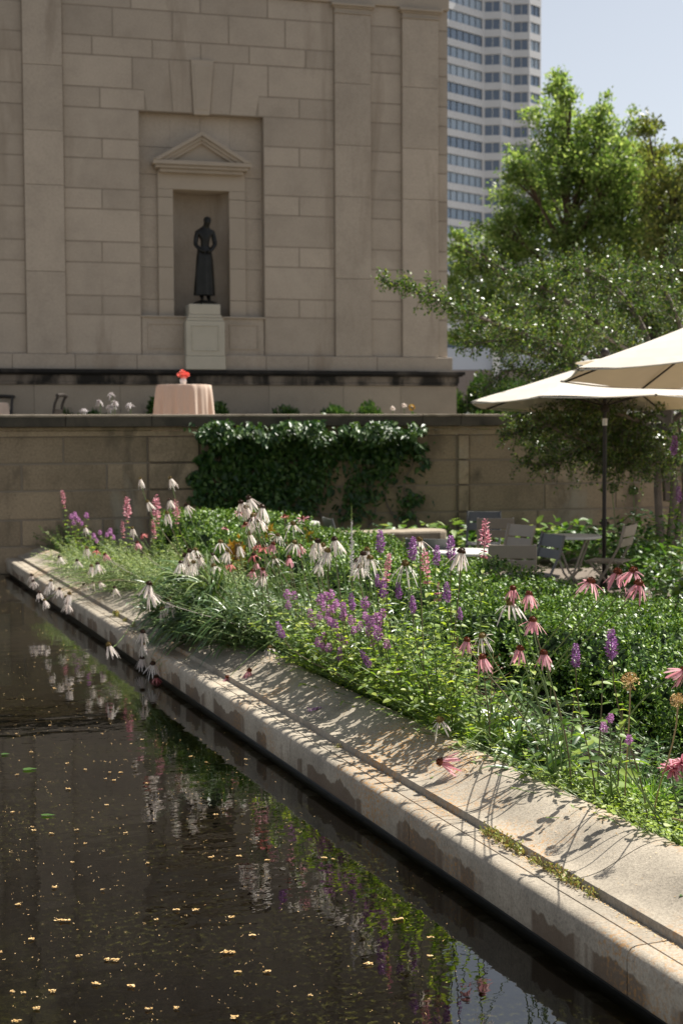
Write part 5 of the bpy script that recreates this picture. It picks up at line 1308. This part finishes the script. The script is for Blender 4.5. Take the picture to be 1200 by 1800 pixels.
mass('feathery_foliage', 'fine pale green feathery foliage in the far half of the bed', 'foliage', 480, (tp(350, 2.7), tp(195, 2.7)), (2.58, 3.3), (.16, .56), 'grey_leaf', leaf=('lance', .045, .010), step=.020, seed=4, lean=.2)
mass('wispy_foliage', 'low pale wispy foliage among the far coneflowers', 'foliage', 300, (tp(205, 2.6), tp(80, 2.6)), (2.56, 3.3), (.08, .34), 'grey_leaf', leaf=('lance', .05, .012), step=.025, seed=14)
mass('trailing_foliage', 'fine green foliage spilling over the coping between the bare humps', 'foliage', 400, (tp(212, 2.6), tp(108, 2.6)), (2.40, 2.80), (.06, .22), 'grey_leaf', leaf=('lance', .05, .014), step=.018, seed=5)
mass('kerbside_foliage', 'dark narrow leaves tumbling over coping and slab beside the hanging coneflowers', 'foliage', 260, (tp(430, 2.6), tp(285, 2.6)), (2.46, 2.85), (.08, .48), 'strap', leaf=('lance', .11, .017), step=.03, seed=15)
mass('corner_foliage', 'small green leaves under the purple spikes in the far corner', 'foliage', 170, (tp(95), 17.2), (2.70, 3.6), (.10, .40), 'fern', leaf=('ovate', .05, .028), step=.04, seed=6)
mass('meadow_foliage', 'mixed narrow leaves under the coneflowers along the hedge', 'foliage', 300, (tp(660, 2.8), tp(330, 2.8)), (2.80, 3.5), (.20, .60), 'strap', leaf=('lance', .11, .015), step=.05, seed=7, lean=.4)
mass('ground_cover', 'lime green low leafy ground cover at the right end of the bed', 'foliage', 420, (tp(1400), tp(1010)), (2.78, 3.10), (.03, .11), 'lime_leaf', leaf=('ovate', .032, .022), step=.018, seed=8, lean=.12)
mass('border_foliage', 'mixed green leaves at the foot of the pink coneflowers', 'foliage', 80, (tp(1100), tp(830)), (2.80, 3.20), (.05, .22), 'hyssop_leaf', leaf=('serr', .055, .030), seed=9)
mass('herb_foliage', 'grey-green low leaves between the coping and the hyssop leaves', 'foliage', 90, (tp(1080, 2.85), tp(860, 2.85)), (2.79, 2.98), (.03, .12), 'grey_leaf', leaf=('ovate', .04, .024), step=.03, seed=10)
mass('shade_foliage', 'dark low leaves in the shade at the foot of the hedge', 'foliage', 420, (tp(1400, 3.5), tp(780, 3.5)), (3.15, 3.75), (.03, .14), 'fern', leaf=('ovate', .05, .026), step=.03, seed=16)
# leafy unflowered stems standing clear of the mass at the right
for px, py, lab in ((1000, 1215, 'leafy nettle-like stem between the two purple spikes, left'), (1050, 1190, 'leafy nettle-like stem just left of the larger right purple spike'), (1085, 1230, 'broad-leaved leafy stem right of the larger right purple spike'), (960, 1200, 'leafy nettle-like stem below the pink five-headed group')):
    H = at_a(px, py, 2.96); A, T_ = ab(H); b0_ = bed(A, T_, SOIL - .01); t = thing('nettle_plant', lab, 'plant', loc=b0_, group='leafy stems at the right')
    pts = bez((0, 0, 0), (0, 0, .15), (.02, 0, H.z - SOIL - .1), (.02, .01, H.z - SOIL), 9); MB().tube([tuple(v) for v in pts], .003, 5).build('stem', M['stem_red'], t, True)
    V, Q = leaf_pairs(pts, .2, .98, max(3, int((H.z - SOIL) / .06)), .075, .042); link('leaves', np_mesh('leaves', V, Q, M['hyssop_leaf']), t)
# strap-leaved clumps
def strap_clump(px, a, n, L, W, h, label, mat='strap', name='strap_leaf_clump', cat='plant', up=1.0, droop=.8, group='strap-leaved clumps', bias=0.0):
    T_ = tpx(px, a); a_ = a; p = bed(a_, T_, surf(a_) - .01)
    t = thing(name, label, cat, loc=p, group=group); an = RG.uniform(0, 6.28, n)
    P_ = np.stack([np.cos(an) * RG.uniform(0, .09, n), np.sin(an) * RG.uniform(0, .09, n), RG.uniform(0, h, n)], 1)
    D_ = np.stack([np.cos(an), np.sin(an), RG.uniform(.25, 1.6, n) * up], 1) - np.array(BN)[None] * bias
    V, Q = leaves(P_, D_, L * RG.uniform(.55, 1.15, n), W * RG.uniform(.7, 1.2, n), droop=droop * RG.uniform(.3, 1.2, n), fold=.18, kind='strap'); link('leaves', np_mesh('leaves', V, Q, M[mat], True), t)
    mb = MB()
    for i in range(0, n, max(1, n // 8)): mb.tube([(0, 0, -.02), tuple(P_[i] * np.array([.8, .8, 1]))], .004, 4)
    mb.build('stem', M['stem'], t); return t
for px, a, n, h, lab in ((290, 2.66, 110, .22, 'strap-leaved clump spilling over the kerb beside the hanging white coneflowers'), (335, 2.66, 160, .46, 'dark strap-leaved clump below the left end of the middle coneflowers'), (368, 2.62, 150, .42, 'strap-leaved clump overlapping the coping left of its bare run'),
        (412, 2.66, 120, .26, 'pale strap-leaved clump just left of the bare coping crest'), (455, 2.90, 80, .16, 'strap-leaved clump at the start of the bare coping crest'), (400, 3.12, 80, .26, 'tall strap-leaved clump under the middle coneflowers, left'), (450, 3.15, 80, .26, 'tall strap-leaved clump under the rose-red coneflowers'),
        (500, 3.10, 80, .22, 'tall strap-leaved clump left of the small lilac group'), (545, 3.25, 70, .24, 'strap-leaved clump under the white coneflower clump'), (600, 3.28, 70, .22, 'strap-leaved clump at the foot of the tall white spike'), (270, 3.05, 70, .16, 'strap-leaved clump behind the middle bare hump of coping'), (312, 2.56, 120, .20, 'strap-leaved clump drooping over the slab by the water, darkest one'), (345, 2.56, 140, .26, 'strap-leaved clump hanging over the coping, between darker clumps'),
        (905, 2.95, 60, .10, 'strap-leaved clump below the five pink coneflowers'), (950, 2.88, 50, .06, 'strap-leaved clump at the coping crest below the pink group'), (870, 3.12, 50, .14, 'dark strap-leaved clump between hyssop stand and hedge'), (985, 3.08, 45, .10, 'strap-leaved clump under the left purple spike at right')):
    strap_clump(px, a, n, .27 if px > 480 else .34, .021, h, lab, bias=.9 if a < 2.92 and px < 480 else .0)
for px, a, n, L, lab in ((775, 2.90, 260, .17, 'bright grass tuft behind the coping below the hyssop stand'), (815, 2.88, 300, .16, 'bright grass tuft at the orange-dusted coping crest'), (845, 2.95, 240, .18, 'grass tuft right of the orange-dusted coping'), (1120, 3.10, 110, .20, 'dark green grass tuft before the hedge at right'), (1150, 3.12, 110, .20, 'dark green grass tuft left of the pink bee balm')):
    strap_clump(px, a, n, L, .0042, .02, lab, 'grass', 'grass_tuft', 'grass', 1.8, .5, 'grass tufts')
# curved pale stems, dry seed stalks
for px, py, lab in ((590, 975, 'pale curved bare stem right of the white coneflower clump'), (603, 968, 'pale hooked bare stem left of the tall white spike'), (656, 1000, 'pale curved bare stem right of the tall white spike')):
    H = at_a(px, py, 3.1); A, T_ = ab(H); b0_ = bed(A, T_ - .06, SOIL)
    o = MB().tube([tuple(v) for v in bez(b0_, b0_ + Vector((0, 0, .5)), H + Vector((.02, 0, .06)), H + Vector((-.06, 0, -.04)), 14)], [.0055 - .0002 * i for i in range(14)], 6).build('bare_stem', M['hosta'], None, True); tag(o, lab, 'stem', 'pale bare stems')
for px, py, lab in ((838, 1120, 'thin dry seed stalk beside the rust-coned pink coneflowers'), (862, 1150, 'thin dry beaded stalk right of the rust-coned pink coneflowers'), (800, 1120, 'thin dry seed stalk in the hyssop leaves')):
    H = at_a(px, py, 2.97); A, T_ = ab(H); b0_ = bed(A, T_ + .02, SOIL); t = thing('seed_stalk', lab, 'plant', loc=b0_, group='dry seed stalks'); hh = H.z - SOIL
    mb = MB(); mb.tube([(0, 0, 0), (.01, 0, hh * .5), (.02, 0, hh)], .0018, 4); P_ = []
    for i in range(22):
        f = random.uniform(.45, 1); a0 = Vector((.02 * f, 0, hh * f)); e = a0 + Vector((random.gauss(0, .05), random.gauss(0, .05), random.gauss(0, .03))); mb.tube([a0, e], .0008, 3); P_.append(e)
    mb.build('stem', M['straw'], t); P_ = np.repeat(np.array([tuple(v) for v in P_]), 5, 0); V, Q = quad_leaves(P_, rdir(len(P_)), .008, .007); link('seeds', np_mesh('seeds', V, Q, M['cone_rust']), t)

# ------------------------------------------------------------------ weeds, litter, floating things
for i, (px, py, s, lab) in enumerate(((862, 1462, 1.3, 'yellow-green weed tuft in the kerb joint, leftmost of its row'), (878, 1478, 1.2, 'yellow-green weed tuft in the kerb joint, second from left'), (897, 1495, 1.3, 'weed tuft in the kerb joint, third from left'), (916, 1513, 1.2, 'weed tuft in the kerb joint, fourth from left'), (945, 1530, .9, 'low reddish weed tuft mid-row in the kerb joint'), (968, 1548, 1.1, 'weed tuft in the kerb joint, fourth from right'), (990, 1560, 1.2, 'green-tipped weed tuft in the kerb joint, third from right'), (1012, 1578, 1.1, 'weed tuft in the kerb joint, second from right'), (1042, 1592, .9, 'reddish weed tuft in the kerb joint, rightmost'),
                                     (222, 1090, 1.0, 'small weed in the kerb joint below the middle hump'), (238, 1100, 1.1, 'small weed in the kerb joint right of the tipped rose-red coneflower'), (207, 1068, 1.8, 'upright lime weed beside the tipped rose-red coneflower'), (598, 1331, .6, 'tiny green sprig on the bare coping by the step'))):
    p = at_a(px, py, 2.418); p.z = .20
    t = thing('weed_tuft', lab, 'plant', loc=p, rot=(0, 0, TH), group='weeds in the kerb joint')
    n = 90; y = np.clip(RG.normal(size=n) * .02, -.05, .05) * s; P_ = np.stack([RG.normal(size=n) * .011 - .008, y, RG.uniform(0, .034, n) * s * RG.uniform(.15, 1, n)], 1)
    V, Q = quad_leaves(P_, rdir(n) + np.array([-.2, 0, .7]), RG.uniform(.008, .016, n) * s, RG.uniform(.005, .009, n) * s); link('foliage', np_mesh('foliage', V, Q, M['sedum']), t)
    mb = MB()
    for _ in range(3): yy = random.uniform(-.03, .03) * s; dy = random.gauss(0, .012); mb.tube([(.0, yy, 0), (-.008, yy + dy * .5, .014 * s), (-.016 + random.gauss(0, .008), yy + dy * 1.6, random.uniform(.02, .034) * s)], .0011, 4)
    mb.build('stem', M['stem_red'], t)
lit = []
def litter(n, pxr, ar, L):
    P_ = []
    for _ in range(n):
        a = random.uniform(*ar) if random.random() < .5 else random.gauss((ar[0] + ar[1]) / 2, (ar[1] - ar[0]) / 4); t = tpx(random.uniform(*pxr), a); P_.append(tuple(bed(a, t, surf(a) + .002)))
    d = rdir(n); d[:, 2] *= .15; lit.append(quad_leaves(np.array(P_), d, L * RG.uniform(.5, 1.3, n), L * RG.uniform(.3, .7, n), N=np.tile([0, 0, 1.], (n, 1)), bend=.1))
litter(900, (700, 835), (2.60, 2.78), .009); litter(380, (540, 610), (2.56, 2.74), .008); litter(420, (480, 1400), (2.385, 2.424), .009); litter(160, (500, 1200), (2.43, 2.75), .006); litter(260, (150, 480), (2.34, 2.75), .010); litter(90, (860, 1100), (2.66, 2.79), .008)
V, Q = join(lit); o = link('fallen_litter', np_mesh('fallen_litter', V, Q, M['catkin'])); tag(o, 'orange-brown specks of fallen petals scattered on the stone kerb', 'litter', kind='stuff')
def loose_leaf(px, py, a, L, W, mat, label, name='fallen_leaf', z=None, ang=0):
    p = at_a(px, py, a) if z is None else on_z(px, py, z)
    if z is None: p.z = surf(a) + .006
    V, Q = leaves(np.zeros((1, 3)), np.array([[math.cos(ang), math.sin(ang), .05]]), L, W, N=np.array([[0, 0, 1.]]), droop=.05, fold=.1)
    o = link(name, np_mesh(name, V, Q, M[mat]), loc=p); tag(o, label, 'leaf')
loose_leaf(705, 1325, 2.66, .045, .022, 'hosta', 'pale fallen leaf on the bare coping left of the orange dust', ang=.3); loose_leaf(586, 1232, 2.70, .03, .016, 'grey_leaf', 'small pale fallen leaf at the coping crest under the betony', ang=2); loose_leaf(1194, 1506, 2.56, .06, .02, 'fern', 'green fallen leaf on the coping at the right edge', ang=.5); loose_leaf(757, 1395, 2.5, .025, .012, 'hosta', 'tiny pale fallen leaf at the foot of the coping', ang=1)
loose_leaf(40, 1352, 0, .075, .055, 'fern', 'green leaf floating on the dark water, upper one', 'floating_leaf', z=.006, ang=.2); loose_leaf(72, 1432, 0, .07, .035, 'fern', 'green leaf floating on the dark water, lower one', 'floating_leaf', z=.006, ang=-.1); loose_leaf(2, 1325, 0, .05, .04, 'ivy', 'dark leaf floating at the left edge of the picture', 'floating_leaf', z=.006)
p = at_a(556, 1264, 2.53); V, Q = quad_leaves(np.stack([RG.uniform(-.05, .05, 60), RG.normal(size=60) * .008, RG.uniform(0, .012, 60)], 1), rdir(60), .014, .007)
p.z = surf(2.53) + .002; o = link('fallen_spike', np_mesh('fallen_spike', V, Q, M['fl_purple']), loc=p, rot=(0, 0, .35)); tag(o, 'dried purple flower spike fallen on the bare coping', 'flower')
def catkin_verts(c, L, W, ang, n):
    P_ = np.stack([RG.uniform(-.5, .5, n) * L, RG.normal(size=n) * W * .22, RG.uniform(.001, .006, n)], 1); ca, sa = math.cos(ang), math.sin(ang)
    P_ = np.stack([P_[:, 0] * ca - P_[:, 1] * sa, P_[:, 0] * sa + P_[:, 1] * ca, P_[:, 2]], 1) + np.array([c[0], c[1], 0])
    d = rdir(n); d[:, 2] = np.abs(d[:, 2]) * .12
    return quad_leaves(P_ - d * W * .3, d, W * RG.uniform(.5, 1.0, n), W * RG.uniform(.45, .8, n), N=np.tile([0, 0, 1.], (n, 1)) + rdir(n) * .12, bend=0)
big = [(56,1322),(30,1362),(118,1342),(150,1353),(193,1358),(200,1372),(186,1369),(212,1358),(258,1377),(120,1387),(22,1428),(188,1415),(58,1454),(60,1460),(135,1459),(150,1483),(91,1465),(196,1687),(112,1618),(181,1564),(96,1560),(310,1600),(400,1674),(55,1651),(0,1674),(140,1680),(232,1733),(170,1729),(42,1745),(22,1743),(92,1742),(262,1773),(310,1772),(468,1708),(418,1708),(444,1644),(406,1612),(700,1616),(648,1694),(585,1510),(570,1508),(755,1680),(756,1648),(545,1750),(413,1788),(65,1772),(30,1795),(31,1590),(343,1600),(275,1617),(420,1505),(372,1507),(470,1512),(128,1516),(260,1517),(222,1464),(380,1432),(362,1340),(432,1335),(335,1330),(250,1300),(88,1275),(180,1290),(30,1290),(96,1210),(40,1230),(120,1160)]
for px, py in big:
    p = on_z(px, py, .004); s = random.uniform(.7, 1.25); two = px in (196, 700, 400, 112)
    V, Q = catkin_verts((0, 0), (.042 if two else .018) * s, (.012 if two else .010) * s, random.uniform(-.25, .45), 34 if two else 18)
    o = link('floating_catkin', np_mesh('floating_catkin', V, Q, M['catkin']), loc=(p.x, p.y, .002)); tag(o, 'small tan catkin scrap floating on the dark pool water', 'catkin', 'larger catkin scraps floating on the pool')
parts = []
for _ in range(1700):
    if random.random() < .6: px, py = random.uniform(-10, 460), 1020 + 780 * random.random() ** 2.2
    else: px, py = random.uniform(0, 820), random.uniform(1150, 1800)
    p = on_z(px, py, .004); A, T_ = ab(p)
    if A > 2.24 or A < PA0: continue
    far = (p.y / 6) ** .8
    parts.append(catkin_verts((p.x, p.y), .013 * far * random.uniform(.4, 1.2), .006 * far * random.uniform(.6, 1.2), random.uniform(-.5, .5), random.choice((1, 1, 2, 3))))
V, Q = join(parts); o = link('floating_specks', np_mesh('floating_specks', V, Q, M['catkin'])); o.location.z = .002; tag(o, 'tan plant specks scattered over the dark pool surface', 'debris', kind='stuff')
vs = SC.view_settings; vs.view_transform = 'Standard'; vs.look = 'None'; vs.exposure = EXPO; vs.gamma = 1; vs.use_curve_mapping = False
SC.cycles.max_bounces = 10; SC.cycles.transparent_max_bounces = 24; SC.cycles.sample_clamp_indirect = 6
